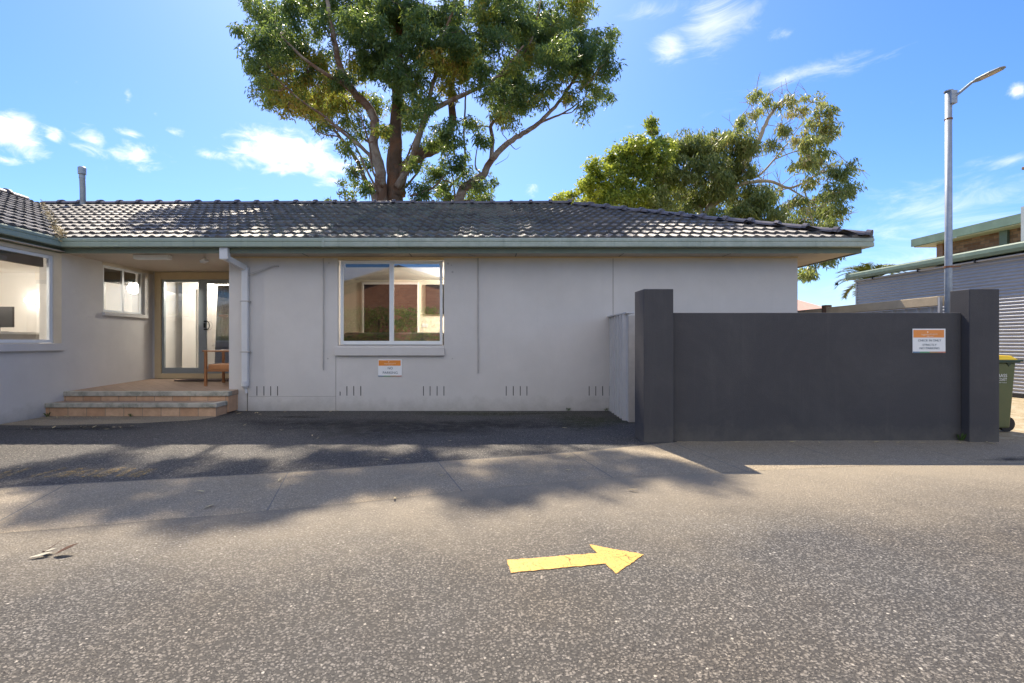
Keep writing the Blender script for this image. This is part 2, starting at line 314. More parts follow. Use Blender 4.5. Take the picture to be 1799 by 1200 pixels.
def m_tile():
    m, nt, b = newmat('roof_tile'); P = geo(nt); a = nd(nt, 'ShaderNodeAttribute'); a.attribute_name = 'tint'
    s = nd(nt, 'ShaderNodeSeparateXYZ'); nt.links.new(P, s.inputs[0])
    c = ramp(nt, a.outputs['Fac'], [(0, (.034,.033,.037)), (.6, (.065,.06,.06)), (1, (.12,.108,.098))])
    c = mixc(nt, ramp(nt, noise(nt, P, 22, 7, .75), [(.5, 0), (.75, .5)]), c, (.17,.15,.125))
    # worn pale where the glaze has gone, and lichen on the middle stretch of the roof
    lx = ramp(nt, mth(nt, 'MULTIPLY', mth(nt, 'ABSOLUTE', mth(nt, 'ADD', s.outputs[0], 1.6)), .2), [(.35, 1), (.75, .12)])
    li = mth(nt, 'MULTIPLY', ramp(nt, noise(nt, P, 6.5, 8, .8, .3), [(.47, 0), (.62, .85)]), lx)
    c = mixc(nt, li, c, (.12,.155,.135))
    nt.links.new(c, b.inputs['Base Color']); b.inputs['Roughness'].default_value = .58; b.inputs['Specular IOR Level'].default_value = .5
    bump(nt, b, noise(nt, P, 120, 4, .7), .35, .004)
m_tile()
pm('ridge_tile', (.10,.09,.105), .5, .15, 5, 60, .3, .004, dirt=((.28,.26,.25), 9, .5, .75, .6))
def m_brick(name, c1, c2, mortar, w=.24, h=.086, axis='Y'):
    m, nt, b = newmat(name); P = geo(nt); s = nd(nt, 'ShaderNodeSeparateXYZ'); nt.links.new(P, s.inputs[0])
    cb = nd(nt, 'ShaderNodeCombineXYZ'); nt.links.new(mth(nt, 'ADD', s.outputs[1], s.outputs[0]), cb.inputs[0]); nt.links.new(s.outputs[2], cb.inputs[1])
    t = nd(nt, 'ShaderNodeTexBrick'); nt.links.new(cb.outputs[0], t.inputs['Vector']); t.inputs['Scale'].default_value = 1
    t.inputs['Brick Width'].default_value = w; t.inputs['Row Height'].default_value = h; t.inputs['Mortar Size'].default_value = .006
    t.inputs['Color1'].default_value = (*c1, 1); t.inputs['Color2'].default_value = (*c2, 1); t.inputs['Mortar'].default_value = (*mortar, 1); t.inputs['Bias'].default_value = -.1
    c = mixc(nt, ramp(nt, noise(nt, P, 8, 6, .7), [(.35, 0), (.7, .5)]), t.outputs[0], tuple(v * .55 for v in c1))
    nt.links.new(c, b.inputs['Base Color']); b.inputs['Roughness'].default_value = .85
    bump(nt, b, t.outputs['Fac'], -.4, .006)
m_brick('brick', (.20,.085,.04), (.42,.22,.12), (.16,.12,.09)); m_brick('brick_red', (.32,.12,.065), (.44,.19,.10), (.35,.25,.18))
m_brick('riser_tile', (.55,.33,.20), (.68,.47,.32), (.30,.24,.18), .30, .40); m_brick('floor_tile', (.36,.25,.18), (.42,.30,.22), (.25,.2,.16), .3, .3)
def m_leaf(name, stops, trans=.35, tcol=(.30,.32,.03), rough=.45):
    m, nt, b = newmat(name); out = nt.nodes['Material Output']; a = nd(nt, 'ShaderNodeAttribute'); a.attribute_name = 'tint'
    c = ramp(nt, a.outputs['Fac'], stops); nt.links.new(c, b.inputs['Base Color']); b.inputs['Roughness'].default_value = rough; b.inputs['Specular IOR Level'].default_value = .45
    tr = nd(nt, 'ShaderNodeBsdfTranslucent'); tc = mixc(nt, .5, c, tcol); tc = mixc(nt, 1.0, tc, (1.6,1.6,1.6), 'MULTIPLY'); nt.links.new(tc, tr.inputs[0])
    mx = nd(nt, 'ShaderNodeMixShader'); mx.inputs[0].default_value = trans
    nt.links.new(b.outputs[0], mx.inputs[1]); nt.links.new(tr.outputs[0], mx.inputs[2]); nt.links.new(mx.outputs[0], out.inputs[0])
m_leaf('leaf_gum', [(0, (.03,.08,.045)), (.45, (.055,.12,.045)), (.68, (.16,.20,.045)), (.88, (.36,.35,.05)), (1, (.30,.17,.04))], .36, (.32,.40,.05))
m_leaf('leaf_bright', [(0, (.06,.10,.03)), (.5, (.16,.24,.05)), (1, (.42,.46,.07))], .42, (.4,.42,.04))
m_leaf('leaf_olive', [(0, (.06,.11,.05)), (.55, (.13,.17,.065)), (.85, (.30,.31,.09)), (1, (.33,.22,.11))], .40, (.34,.38,.07))
m_leaf('leaf_hedge', [(0, (.05,.10,.02)), (.5, (.16,.26,.035)), (1, (.38,.44,.07))], .3)
# ------------------------------------------------------------------ mesh helpers
class MB:
    def __init__(s): s.v = []; s.f = []; s.t = []
    def add(s, vs, fs, t=.5):
        o = len(s.v); s.v += [tuple(p) for p in vs]; s.f += [tuple(i + o for i in f) for f in fs]; s.t += [t] * len(fs); return s
    def box(s, x0, x1, y0, y1, z0, z1):
        vs = [(x0,y0,z0),(x1,y0,z0),(x1,y1,z0),(x0,y1,z0),(x0,y0,z1),(x1,y0,z1),(x1,y1,z1),(x0,y1,z1)]
        return s.add(vs, [(0,3,2,1),(4,5,6,7),(0,1,5,4),(1,2,6,5),(2,3,7,6),(3,0,4,7)])
    def frustum(s, a, b):
        """a, b: lists of 4 points (bottom, top)"""
        return s.add(list(a) + list(b), [(0,3,2,1),(4,5,6,7),(0,1,5,4),(1,2,6,5),(2,3,7,6),(3,0,4,7)])
    def bar(s, p, q, w, h, up=Vector((0,0,1))):
        p = Vector(p); q = Vector(q); d = (q - p).normalized(); sd = d.cross(up)
        if sd.length < 1e-4: sd = d.cross(Vector((0,1,0)))
        sd.normalize(); u = sd.cross(d)
        def r(c): return [c - sd*w/2 - u*h/2, c + sd*w/2 - u*h/2, c + sd*w/2 + u*h/2, c - sd*w/2 + u*h/2]
        a = r(p); b = r(q)
        return s.add(a + b, [(0,1,2,3),(7,6,5,4),(0,4,5,1),(1,5,6,2),(2,6,7,3),(3,7,4,0)])
    def tube(s, pts, rad, n=8, cap=True):
        pts = [Vector(p) for p in pts]
        if isinstance(rad, (int, float)): rad = [rad] * len(pts)
        o = len(s.v); prev = None
        for i, p in enumerate(pts):
            d = (pts[min(i+1, len(pts)-1)] - pts[max(i-1, 0)])
            d = d.normalized() if d.length > 1e-9 else Vector((0,0,1))
            if prev is None:
                a = d.cross(Vector((0,0,1)));
                if a.length < .05: a = d.cross(Vector((1,0,0)))
            else: a = prev - d * prev.dot(d)
            a.normalize(); prev = a; b = d.cross(a)
            for k in range(n):
                t = 2*math.pi*k/n; s.v.append(tuple(p + (a*math.cos(t) + b*math.sin(t)) * rad[i]))
        for i in range(len(pts)-1):
            for k in range(n):
                k2 = (k+1) % n; s.f.append((o+i*n+k, o+i*n+k2, o+(i+1)*n+k2, o+(i+1)*n+k)); s.t.append(.5)
        if cap:
            s.f.append(tuple(o+k for k in reversed(range(n)))); s.f.append(tuple(o+(len(pts)-1)*n+k for k in range(n))); s.t += [.5,.5]
        return s
    def poly_prism(s, pts, z0, z1):
        n = len(pts); vs = [(p[0],p[1],z0) for p in pts] + [(p[0],p[1],z1) for p in pts]
        return s.add(vs, [tuple(reversed(range(n))), tuple(range(n, 2*n))] + [(i,(i+1)%n,n+(i+1)%n,n+i) for i in range(n)])
    def sweep(s, path, prof, closed=True):
        """prof: (outward, z) loop, swept along a 2D path with mitres; outward = right of travel"""
        path = [Vector(p) for p in path]; nrm = []
        for i in range(len(path)-1):
            d = (path[i+1]-path[i]).normalized(); nrm.append(Vector((d.y, -d.x)))
        o = len(s.v); m = len(prof)
        for i, p in enumerate(path):
            if i == 0: nn = nrm[0]
            elif i == len(path)-1: nn = nrm[-1]
            else:
                nn = nrm[i-1] + nrm[i]; nn = nn / (nn.dot(nrm[i]))
            for (w, z) in prof: s.v.append((p.x + nn.x*w, p.y + nn.y*w, z))
        for i in range(len(path)-1):
            for k in range(m if closed else m-1):
                k2 = (k+1) % m; s.f.append((o+i*m+k, o+(i+1)*m+k, o+(i+1)*m+k2, o+i*m+k2)); s.t.append(.5)
        if closed:
            s.f.append(tuple(o+k for k in range(m))); s.f.append(tuple(o+(len(path)-1)*m+k for k in reversed(range(m)))); s.t += [.5,.5]
        return s
def wloc(o):
    v = Vector((0,0,0))
    while o: v += Vector(o.location); o = o.parent
    return v
def obj(name, mb, mat, parent=None, bevel=0, smooth=False, local=False, tint=False, recalc=True):
    me = bpy.data.meshes.new(name)
    off = Vector((0,0,0)) if (local or parent is None) else wloc(parent)
    me.from_pydata([(p[0]-off.x, p[1]-off.y, p[2]-off.z) for p in mb.v], [], mb.f)
    if tint:
        a = me.attributes.new('tint', 'FLOAT', 'FACE'); a.data.foreach_set('value', mb.t)
    if recalc:
        bm = bmesh.new(); bm.from_mesh(me); bmesh.ops.recalc_face_normals(bm, faces=bm.faces); bm.to_mesh(me); bm.free()
    me.materials.append(MATS[mat]); me.update()
    o = bpy.data.objects.new(name, me); COL.objects.link(o)
    if parent: o.parent = parent
    if smooth:
        for p in me.polygons: p.use_smooth = True
    if bevel:
        b = o.modifiers.new('bevel', 'BEVEL'); b.width = bevel; b.segments = 2; b.limit_method = 'ANGLE'; b.angle_limit = R(40)
    return o
def tag(o, label=None, cat=None, group=None, kind=None):
    if label: o['label'] = label
    if cat: o['category'] = cat
    if group: o['group'] = group
    if kind: o['kind'] = kind
    return o
def thing(name, label, cat, loc=(0,0,0), group=None, rz=0):
    o = bpy.data.objects.new(name, None); COL.objects.link(o); o.location = loc; o.rotation_euler = (0,0,rz); o.empty_display_size = .2
    return tag(o, label, cat, group)
def struct(name, mb, mat, **k):
    return tag(obj(name, mb, mat, **k), kind='structure')
def text_mb(body, size, center, mb=None, width=None, axis='front'):
    cu = bpy.data.curves.new('t', 'FONT'); cu.body = body; cu.size = size; cu.extrude = .0006; cu.align_x = 'CENTER'; cu.align_y = 'CENTER'; cu.resolution_u = 3
    o = bpy.data.objects.new('t', cu); COL.objects.link(o); dg = bpy.context.evaluated_depsgraph_get(); me = bpy.data.meshes.new_from_object(o.evaluated_get(dg))
    mb = mb or MB(); k = 1.0
    if width:
        xs = [v.co.x for v in me.vertices]; k = width / (max(xs) - min(xs))
    mb.add([(center[0] + v.co.x*k, center[1] - v.co.z, center[2] + v.co.y) for v in me.vertices], [tuple(p.vertices) for p in me.polygons])
    bpy.data.objects.remove(o); bpy.data.curves.remove(cu); bpy.data.meshes.remove(me)
    return mb
# ================================================================== GROUND
def sheet(name, pts, z, mat, jit=0, kind='structure', seg=0):
    P = []
    n = len(pts)
    for i in range(n):
        a = Vector(pts[i]); b = Vector(pts[(i+1) % n]); P.append(a)
        if seg:
            k = int((b-a).length / seg)
            for j in range(1, k):
                q = a.lerp(b, j/k); nn = Vector((-(b-a).y, (b-a).x)).normalized(); P.append(q + nn * random.uniform(-jit, jit))
    mb = MB(); mb.add([(p.x, p.y, z) for p in P], [tuple(range(len(P)))])
    o = obj(name, mb, mat, recalc=False)
    return tag(o, kind=kind)
sheet('ground', [(-400,-300),(400,-300),(400,900),(-400,900)], -.010, 'dry_ground')
sheet('bounce_strip', [(-40,-4.3),(40,-4.3),(40,-2.3),(-40,-2.3)], .001, 'far_wall')  # unseen pale paving added behind the camera to bounce sunlight onto the walls
# line under the middle of the concrete strip, where road and driveway asphalt meet
mid_line = [(-16,.4),(-8,2.3),(-4,3.4),(-1.8,3.95),(0,4.45),(1.4,5.0),(2.3,5.25),(9,5.3),(16,5.3)]
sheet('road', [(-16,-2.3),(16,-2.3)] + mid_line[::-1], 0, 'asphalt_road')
sheet('driveway', mid_line[:7] + [(2.3,8.6),(-7.3,8.6),(-16,8.6)], -.001, 'asphalt_drive')
Fl = [(-12,.75),(-8,1.8),(-4,2.8),(-2.28,3.255),(-1.6,3.45),(-1.0,3.62),(0,3.98),(.9,4.24),(1.2,4.32),(2.41,4.50),(3.55,4.70),(4.88,4.80),(6.3,4.86),(10,4.9)]
Bl = [(-12,1.9),(-8,3.0),(-3.94,4.0),(-2.27,4.36),(-1.82,4.46),(-.49,4.86),(.27,5.08),(.95,5.28),(1.55,5.52),(2.25,5.80),(3.55,5.905),(4.91,5.905),(6.3,5.95),(10,6.0)]
def onl(Lp, x):
    for a, b in zip(Lp, Lp[1:]):
        if a[0] <= x <= b[0]: return a[1] + (b[1]-a[1]) * (x-a[0]) / (b[0]-a[0])
joints = [(-9.5,-9.3),(-6.4,-6.1),(-3.55,-3.2),(-1.83,-1.57),(-.49,-.20),(.92,1.12),(2.22,2.42),(3.60,3.64),(4.92,4.88),(6.28,6.32),(8.1,8.1)]
mb = MB()
for (b0, f0), (b1, f1) in zip(joints, joints[1:]):
    g = .005; n = 8; top = []; bot = []
    for i in range(n+1):
        t = i/n; xb = (b0+g) + (b1-b0-2*g)*t; xf = (f0+g) + (f1-f0-2*g)*t
        top.append((xb, onl(Bl, xb) + random.uniform(-.008,.008), .003)); bot.append((xf, onl(Fl, xf) + random.uniform(-.012,.012), .0014))
    mb.add(bot + top[::-1], [tuple(range(2*n+2))])
struct('concrete_path', mb, 'concrete', recalc=False)
mb = MB()
for (b0, f0) in joints:
    mb.add([(f0-.008, onl(Fl,f0), .0015),(f0+.008, onl(Fl,f0), .0015),(b0+.008, onl(Bl,b0), .0015),(b0-.008, onl(Bl,b0), .0015)], [(0,1,2,3)])
for a, b in zip(Bl[2:9], Bl[3:9]):
    d = (Vector(b)-Vector(a)).normalized(); n = Vector((-d.y,d.x))*.009
    mb.add([(a[0]-n.x*.4,a[1]-n.y*.4,.0055),(b[0]-n.x*.4,b[1]-n.y*.4,.0055),(b[0]+n.x,b[1]+n.y,.0055),(a[0]+n.x,a[1]+n.y,.0055)], [(0,1,2,3)])
struct('path_joints', mb, 'joint', recalc=False)
sheet('step_apron', [(-7.1,7.0),(-6.3,6.95),(-5.1,7.15),(-4.45,7.45),(-4.33,7.78),(-7.1,7.79)], .003, 'concrete', .02, seg=.2)
def patch(name, label, cx, cy, rx, ry, z, mat, rot=0):
    mb = MB(); n = 40; rings = 6; vs = [(cx,cy,z)]; fade = [1.0]
    for r in range(1, rings+1):
        for k in range(n):
            a = 2*math.pi*k/n; j = 1 + .22*math.sin(3*a+cx*5) + .12*math.sin(7*a+cy*3); q = r/rings
            u = rx*q*j*math.cos(a); v = ry*q*j*math.sin(a)
            vs.append((cx + u*math.cos(rot)-v*math.sin(rot), cy + u*math.sin(rot)+v*math.cos(rot), z)); fade.append(1.0 if q < .35 else max(0, 1-(q-.35)/.65))
    fs = [(0,1+k,1+(k+1)%n) for k in range(n)]
    for r in range(rings-1):
        for k in range(n): fs.append((1+r*n+k, 1+(r+1)*n+k, 1+(r+1)*n+(k+1)%n, 1+r*n+(k+1)%n))
    mb.add(vs, fs); o = obj(name, mb, mat, recalc=False)
    a = o.data.attributes.new('fade', 'FLOAT', 'POINT'); a.data.foreach_set('value', fade)
    tag(o, label, 'ground stain', kind='stuff'); return o
patch('moss_patch', 'dark green moss on the asphalt beside the pale ribbed fence', 1.55, 7.35, .75, .75, .003, 'moss', .1)
patch('moss_patch', 'thin moss along the foot of the grey house wall', .1, 8.1, 1.9, .22, .003, 'moss')
patch('damp_stain', 'black damp stain on the asphalt in front of the porch steps', -5.6, 6.75, .95, .22, .007, 'stain', .05)
patch('damp_stain', 'black damp stain on asphalt left of the large window', -3.0, 7.75, .45, .12, .003, 'stain')
patch('damp_stain', 'dark stain on the concrete path by the right pillar', 5.6, 4.95, .6, .10, .008, 'stain')
patch('damp_stain', 'broad dark weathering on asphalt below the large window', -1.2, 6.9, 2.6, .8, .0022, 'stain')
# yellow arrow
ap = [gp(890,983.5,.004), gp(897.5,1006,.004), gp(1064,990,.004), gp(1082,1007.5,.004), gp(1131.5,974,.004), gp(1036,956.5,.004), gp(1049,971.5,.004)]
mb = MB(); pts = []
for i in range(len(ap)):
    a, b = ap[i], ap[(i+1)%len(ap)]; k = max(2, int((b-a).length/.02)); pts.append(a)
    for j in range(1, k):
        q = a.lerp(b, j/k); pts.append(q + Vector((random.uniform(-.004,.004), random.uniform(-.004,.004), 0)))
mb.add(pts, [tuple(range(len(pts)))])
tag(obj('road_arrow', mb, 'road_paint', recalc=False), 'yellow arrow pointing right painted on the grey asphalt', 'road marking', kind='structure')
# faded strokes of old lettering on the left
mb = MB()
strokes = [(-8,842,52,822),(-30,846,20,826),(52,838,118,821),(75,839,150,822),(95,838,165,824),(112,838,140,822),(133,836,150,828),(146,838,180,823),(163,838,200,823),(176,838,218,821),(205,838,235,822),(222,838,262,823),(236,838,274,823)]
for (x0,y0,x1,y1) in strokes:
    a = gp(x0,y0,.004); b = gp(x1,y1,.004); w = .028
    mb.add([(a.x-w,a.y,.004),(a.x+w,a.y,.004),(b.x+w,b.y,.004),(b.x-w,b.y,.004)], [(0,1,2,3)])
o = obj('faded_lettering', mb, 'worn_paint', recalc=False); a = o.data.attributes.new('fade','FLOAT','POINT'); a.data.foreach_set('value', [1.0]*len(o.data.vertices))
tag(o, 'worn illegible yellow strokes on the shaded asphalt at left', 'road marking', kind='structure')
# ================================================================== HOUSE
YF, YD, XW, XC, XE = 8.45, 10.3, -7.11, -4.50, 5.43
ZS = 2.69
house = thing('house', 'single-storey grey rendered house with dark tiled roof and green gutters', 'house', (0, YF, 0))
def hp(name, mb, mat, parent=None, **k): return obj(name, mb, mat, parent or house, **k)
# main wall with window opening; wing wall with two openings
WX0, WX1, WZ0, WZ1 = -2.60, -.745, 1.13, 2.64
m = MB(); T = .24
m.box(XC, WX0, YF, YF+T, -.05, 2.72); m.box(WX0, WX1, YF, YF+T, -.05, WZ0); m.box(WX1, XE, YF, YF+T, -.05, 2.72)
m.box(WX0, WX1, YF+.02, YF+T, WZ1+.002, 2.72)
m.box(XC, XC+T, YF+T, YD, -.05, 2.72)                 # return wall of the porch
m.box(XE-T, XE, YF+T, 15.8, -.05, 2.72)
m.box(-11.2, XE-T, 15.6, 15.8, -.05, 2.72)
hp('wall', m, 'render')
m = MB(); T2 = .22
LY0, LY1, LZ0, LZ1 = 5.6, 7.93, 1.18, 2.61
SY0, SY1, SZ0, SZ1 = 8.97, 10.0, 1.76, 2.63
m.box(XW-T2, XW, 3.0, LY0, -.05, 2.72); m.box(XW-T2, XW, LY0, LY1, -.05, LZ0); m.box(XW-T2, XW, LY0, LY1, LZ1, 2.72)
m.box(XW-T2, XW, LY1, SY0, -.05, 2.72); m.box(XW-T2, XW, SY0, SY1, -.05, SZ0); m.box(XW-T2, XW, SY0, SY1, SZ1, 2.72); m.box(XW-T2, XW, SY1, YD, -.05, 2.72)
m.box(-14.8, XW-T2, 3.0, 3.2, -.05, 2.72); m.box(-15, -14.8, 3.0, 15.8, -.05, 2.72)
tag(hp('wall', m, 'render'), 'wall of the left wing with the two sliding windows')
m = MB()   # door wall: cream frame strip carries the sliding door
DX0, DX1 = -7.05, -4.7
m.box(XW, DX0-.0, YD, YD+.2, -.05, 2.72); m.box(DX1, XC+T, YD+.003, YD+.2, .3, 2.72)
m.box(DX0, DX1, YD, YD+.2, 2.685, 2.72)
hp('wall', m, 'render')
# interior shells
def room(x0, x1, y0, y1, wallm, z0=.42, right=True):
    m = MB(); m.box(x0-.05, x0, y0, y1, z0, 2.66)
    if right: m.box(x1, x1+.05, y0, y1, z0, 2.66)
    if 1: m.box(x0, x1, y1, y1+.05, z0, 2.66)
    o = hp('interior_wall', m, wallm)
    m = MB(); m.box(x0, x1, y0, y1, 2.66, 2.68); hp('interior_ceiling', m, 'int_white')
    m = MB(); m.box(x0, x1, y0, y1, z0-.03, z0); hp('interior_floor', m, 'int_floor')
room(XC+T+.06, 1.4, YF+T+.003, 11.4, 'int_cream')
room(-14.7, XW-T2-.002, 3.3, 10.25, 'int_white', right=False)
room(-7.6, -4.55, YD+.203, 13.0, 'int_white')
# --- main window
def hwin(x0, x1, z0, z1, y, ft=.035):
    """aluminium sliding window lying in a wall that faces -Y"""
    m = MB(); d0, d1 = y, y+.05
    m.box(x0, x1, d0, d1, z1-ft, z1); m.box(x0, x1, d0, d1, z0, z0+ft*1.2); m.box(x0, x0+ft, d0, d1, z0+ft*1.2, z1-ft); m.box(x1-ft, x1, d0, d1, z0+ft*1.2, z1-ft)
    xm = (x0+x1)/2 + .0; m.box(xm-.024, xm+.024, d0+.004, d1-.004, z0+ft*1.2, z1-ft)
    # sash rails
    for a, b, yy in ((x0+ft, xm-.024, d0+.012), (xm+.024, x1-ft, d0+.018)):
        m.box(a, b, yy, yy+.02, z0+ft*1.2, z0+ft*1.2+.022); m.box(a, b, yy, yy+.02, z1-ft-.018, z1-ft)
        m.box(a, a+.015, yy, yy+.02, z0+ft*1.2+.022, z1-ft-.018); m.box(b-.015, b, yy, yy+.02, z0+ft*1.2+.022, z1-ft-.018)
    f = hp('window', m, 'alu_white', bevel=.002)
    for a, b, yy, g in ((x0+ft+.015, xm-.039, d0+.022, 'glass_screen'), (xm+.039, x1-ft-.015, d0+.028, 'glass')):
        q = MB().box(a, b, yy, yy+.004, z0+ft*1.2+.022, z1-ft-.018)
        p = obj('pane', MB().add([(a,yy,z0+.06),(b,yy,z0+.06),(b,yy,z1-ft-.018),(a,yy,z1-ft-.018)], [(0,1,2,3)]), g, f, recalc=False)
        if g == 'glass_screen': p['label'] = 'pane darkened by an insect screen'
    return f
w1 = hwin(-2.565, -.775, 1.155, 2.625, YF+.035)
m = MB(); m.box(-2.64, -.735, YF-.055, YF+.034, .965, 1.105); m.frustum([(-2.60,YF-.03,1.105),(-.745,YF-.03,1.105),(-.745,YF+.08,1.105),(-2.60,YF+.08,1.105)], [(-2.60,YF-.02,1.112),(-.745,YF-.02,1.112),(-.745,YF+.08,1.15),(-2.60,YF+.08,1.15)])
obj('sill', m, 'render', w1, bevel=.006)
m = MB().box(-2.60, -.745, YF-.006, YF+.019, 2.63, 2.688); hp('window_head_trim', m, 'cream', bevel=.003)
# --- wing windows (wall faces +X)
def vwin(y0, y1, z0, z1, x, mull, glass='glass', jw=.035):
    m = MB(); a, b = x-.06, x-.012
    m.box(a, b, y0, y1, z1-jw, z1); m.box(a, b, y0, y1, z0, z0+jw); m.box(a, b, y0, y0+jw, z0+jw, z1-jw); m.box(a, b, y1-jw, y1, z0+jw, z1-jw)
    for q in mull: m.box(a+.004, b-.004, q-.022, q+.022, z0+jw, z1-jw)
    f = hp('window', m, 'alu_white', bevel=.002)
    e = [y0+jw] + sum([[q-.022, q+.022] for q in mull], []) + [y1-jw]
    for i in range(0, len(e), 2):
        xx = x-.036
        obj('pane', MB().add([(xx,e[i],z0+jw),(xx,e[i+1],z0+jw),(xx,e[i+1],z1-jw),(xx,e[i],z1-jw)], [(0,1,2,3)]), glass, f, recalc=False)
    return f
w2 = vwin(LY0, LY1, LZ0+.01, LZ1, XW, [], jw=.05)
m = MB().box(XW-.01, XW+.05, LY0-.1, LY1+.15, 1.06, LZ0-.002); obj('sill', m, 'render', w2, bevel=.005)
m = MB().box(XW+.002, XW+.012, LY1+.003, LY1+.15, LZ0, ZS-.002); m.box(XW+.002, XW+.012, LY0-.1, LY1+.003, LZ1+.002, ZS-.002); hp('window_trim', m, 'cream_pale', bevel=.003)
w3 = vwin(SY0, SY1, SZ0+.01, SZ1, XW, [(SY0+SY1)/2])
m = MB().box(XW-.01, XW+.06, SY0-.03, SY1+.09, 1.69, SZ0-.002); obj('sill', m, 'render', w3, bevel=.005)
m = MB().box(XW+.002, XW+.012, SY0-.02, YD-.002, SZ1+.002, ZS-.002); hp('window_trim', m, 'cream_pale', bevel=.003)
m = MB().box(XW+.002, XW+.035, SY1+.02, SY1+.14, SZ0, SZ1); hp('window_trim', m, 'render', bevel=.003)
# blinds behind the wing windows and main window
m = MB()
m.box(XW-.16, XW-.10, LY0, LY1-.06, 2.42, 2.60)
hp('roller_blind', m, 'curtain')
m = MB().box(XW-.14, XW-.11, SY0+.03, SY1-.05, 2.34, 2.60); hp('roller_blind', m, 'curtain')
m = MB().box(-2.5, -.82, YF+.13, YF+.17, 2.53, 2.62); hp('roller_blind', m, 'dark')
# --- door set
fr = MB(); z0, z1 = .425, 2.684
fr.box(DX0, DX0+.13, YD-.03, YD+.1, z0, z1); fr.box(DX0+.13, DX1, YD-.03, YD+.1, 2.53, z1); fr.box(DX0+.13, DX1, YD-.05, YD+.1, z0, .53)
door = hp('sliding_door', fr, 'cream', bevel=.004)
a0, a1, b0, b1 = DX0+.132, DX1, .532, 2.528
al = MB(); al.box(a0, a0+.05, YD+.0, YD+.06, b0, b1); al.box(a0+.05, a1, YD, YD+.06, b1-.05, b1); al.box(a0+.05, a1, YD, YD+.06, b0, b0+.05)
al.box(-6.14, -6.02, YD+.005, YD+.055, b0+.05, b1-.05)
al.box(a0+.05, -6.14, YD+.01, YD+.05, b0+.05, b0+.12)
al.box(-6.02, -5.96, YD-.012, YD+.02, b0+.05, b1-.05); al.box(-5.96, a1, YD-.012, YD+.02, b0+.05, b0+.15); al.box(-5.96, a1, YD-.012, YD+.02, b1-.09, b1-.05)
af = obj('door_frame', al, 'alu_grey', door, bevel=.003)
obj('pane', MB().add([(a0+.05,YD+.03,b0+.12),(-6.14,YD+.03,b0+.12),(-6.14,YD+.03,b1-.05),(a0+.05,YD+.03,b1-.05)], [(0,1,2,3)]), 'glass', door, recalc=False)
obj('pane', MB().add([(-5.96,YD+.004,b0+.15),(a1,YD+.004,b0+.15),(a1,YD+.004,b1-.09),(-5.96,YD+.004,b1-.09)], [(0,1,2,3)]), 'glass', door, recalc=False)
hm = MB(); c = Vector((-5.93, YD-.05, 1.55))
hm.tube([c + Vector((.055*math.sin(t), 0, .085*math.cos(t))) for t in [math.pi*i/10 for i in range(11)]], .011, 8); hm.box(-5.99,-5.93,YD-.06,YD-.013,1.45,1.48); hm.box(-5.99,-5.93,YD-.06,YD-.013,1.62,1.65); hm.box(-6.0,-5.975,YD-.05,YD-.013,1.50,1.60)
obj('handle', hm, 'dark', door)
st = MB().box(-5.70, -5.50, YD-.004, YD+.001, 1.735, 1.785); s_ = obj('door_notice', st, 'sign_pale', door); s_['label'] = 'small pale yellow notice strip on the glass'
# inner door and passage seen through the glass
m = MB(); m.box(-7.3, -6.98, 11.6, 11.66, .42, 2.655); m.box(-6.93,-6.90,11.58,11.66,.42,2.45)
m.box(-6.10, -4.6, 11.6, 11.66, .42, 2.655); m.box(-6.98, -6.10, 11.6, 11.66, 2.46, 2.655)
hp('interior_wall', m, 'int_white')
dl = MB(); dl.box(-6.86, -6.28, 11.5, 11.54, .43, 2.44)
idoor = hp('inner_door', dl, 'int_door', bevel=.004)
pn = MB()
for (za, zb) in ((.55,1.0),(1.12,1.35),(1.47,2.3)):
    for (xa, xb) in ((-6.78,-6.60),(-6.54,-6.36)):
        pn.box(xa, xb, 11.49, 11.499, za, zb)
obj('door_panel', pn, 'int_door', idoor, bevel=.006)
m = MB().box(-6.26,-6.20,11.5,11.6,.43,2.46); obj('jamb', m, 'int_white', idoor)
# --- soffit, fascia, gutter
m = MB(); zt = ZS+.012
m.box(XW+.0, 6.18, 8.03, YF, ZS, zt); m.box(XW, XC, YF, YD, ZS, zt); m.box(XE, 6.18, YF, 15.8, ZS, zt); m.box(XW, -6.98, 3.0, 8.03, ZS, zt)
hp('soffit', m, 'soffit')
m = MB(); m.box(XC, WX0-.0, YF-.022, YF-.001, 2.665, ZS-.001); m.box(WX1, XE, YF-.022, YF-.001, 2.665, ZS-.001); hp('soffit_bead', m, 'cream')
m = MB()
for x in (-3.1, -1.3, .5, 2.3, 4.1): hp('soffit_joint', MB().box(x-.01, x+.01, 8.05, YF-.03, ZS-.003, ZS-.0005), 'joint')
gpath = [(-6.95,2.9),(-6.95,7.90),(6.32,7.90),(6.32,16.2)]
ip = [(-7.06,2.9),(-7.06,8.01),(6.21,8.01),(6.21,16.2)]
hp('fascia', MB().sweep(ip, [(0,2.672),(0,2.86),(-.025,2.86),(-.025,2.672)]), 'fascia')
g = [(0,2.757),(.006,2.77),(.006,2.825),(-.002,2.832),(-.002,2.842),(.008,2.85),(.008,2.885),(.0,2.902),(-.014,2.902),(-.014,2.775),(-.10,2.775),(-.10,2.895),(-.104,2.895),(-.104,2.757)]
hp('gutter', MB().sweep(gpath, g), 'gutter_green', bevel=.002)
m = MB()
hp('gutter_joiner', MB().box(-2.69, -2.65, 7.888, 7.899, 2.752, 2.906), 'gutter_green', bevel=.002)
hp('gutter_joiner', MB().box(3.49, 3.51, 7.890, 7.8915, 2.757, 2.9), 'gutter_green')
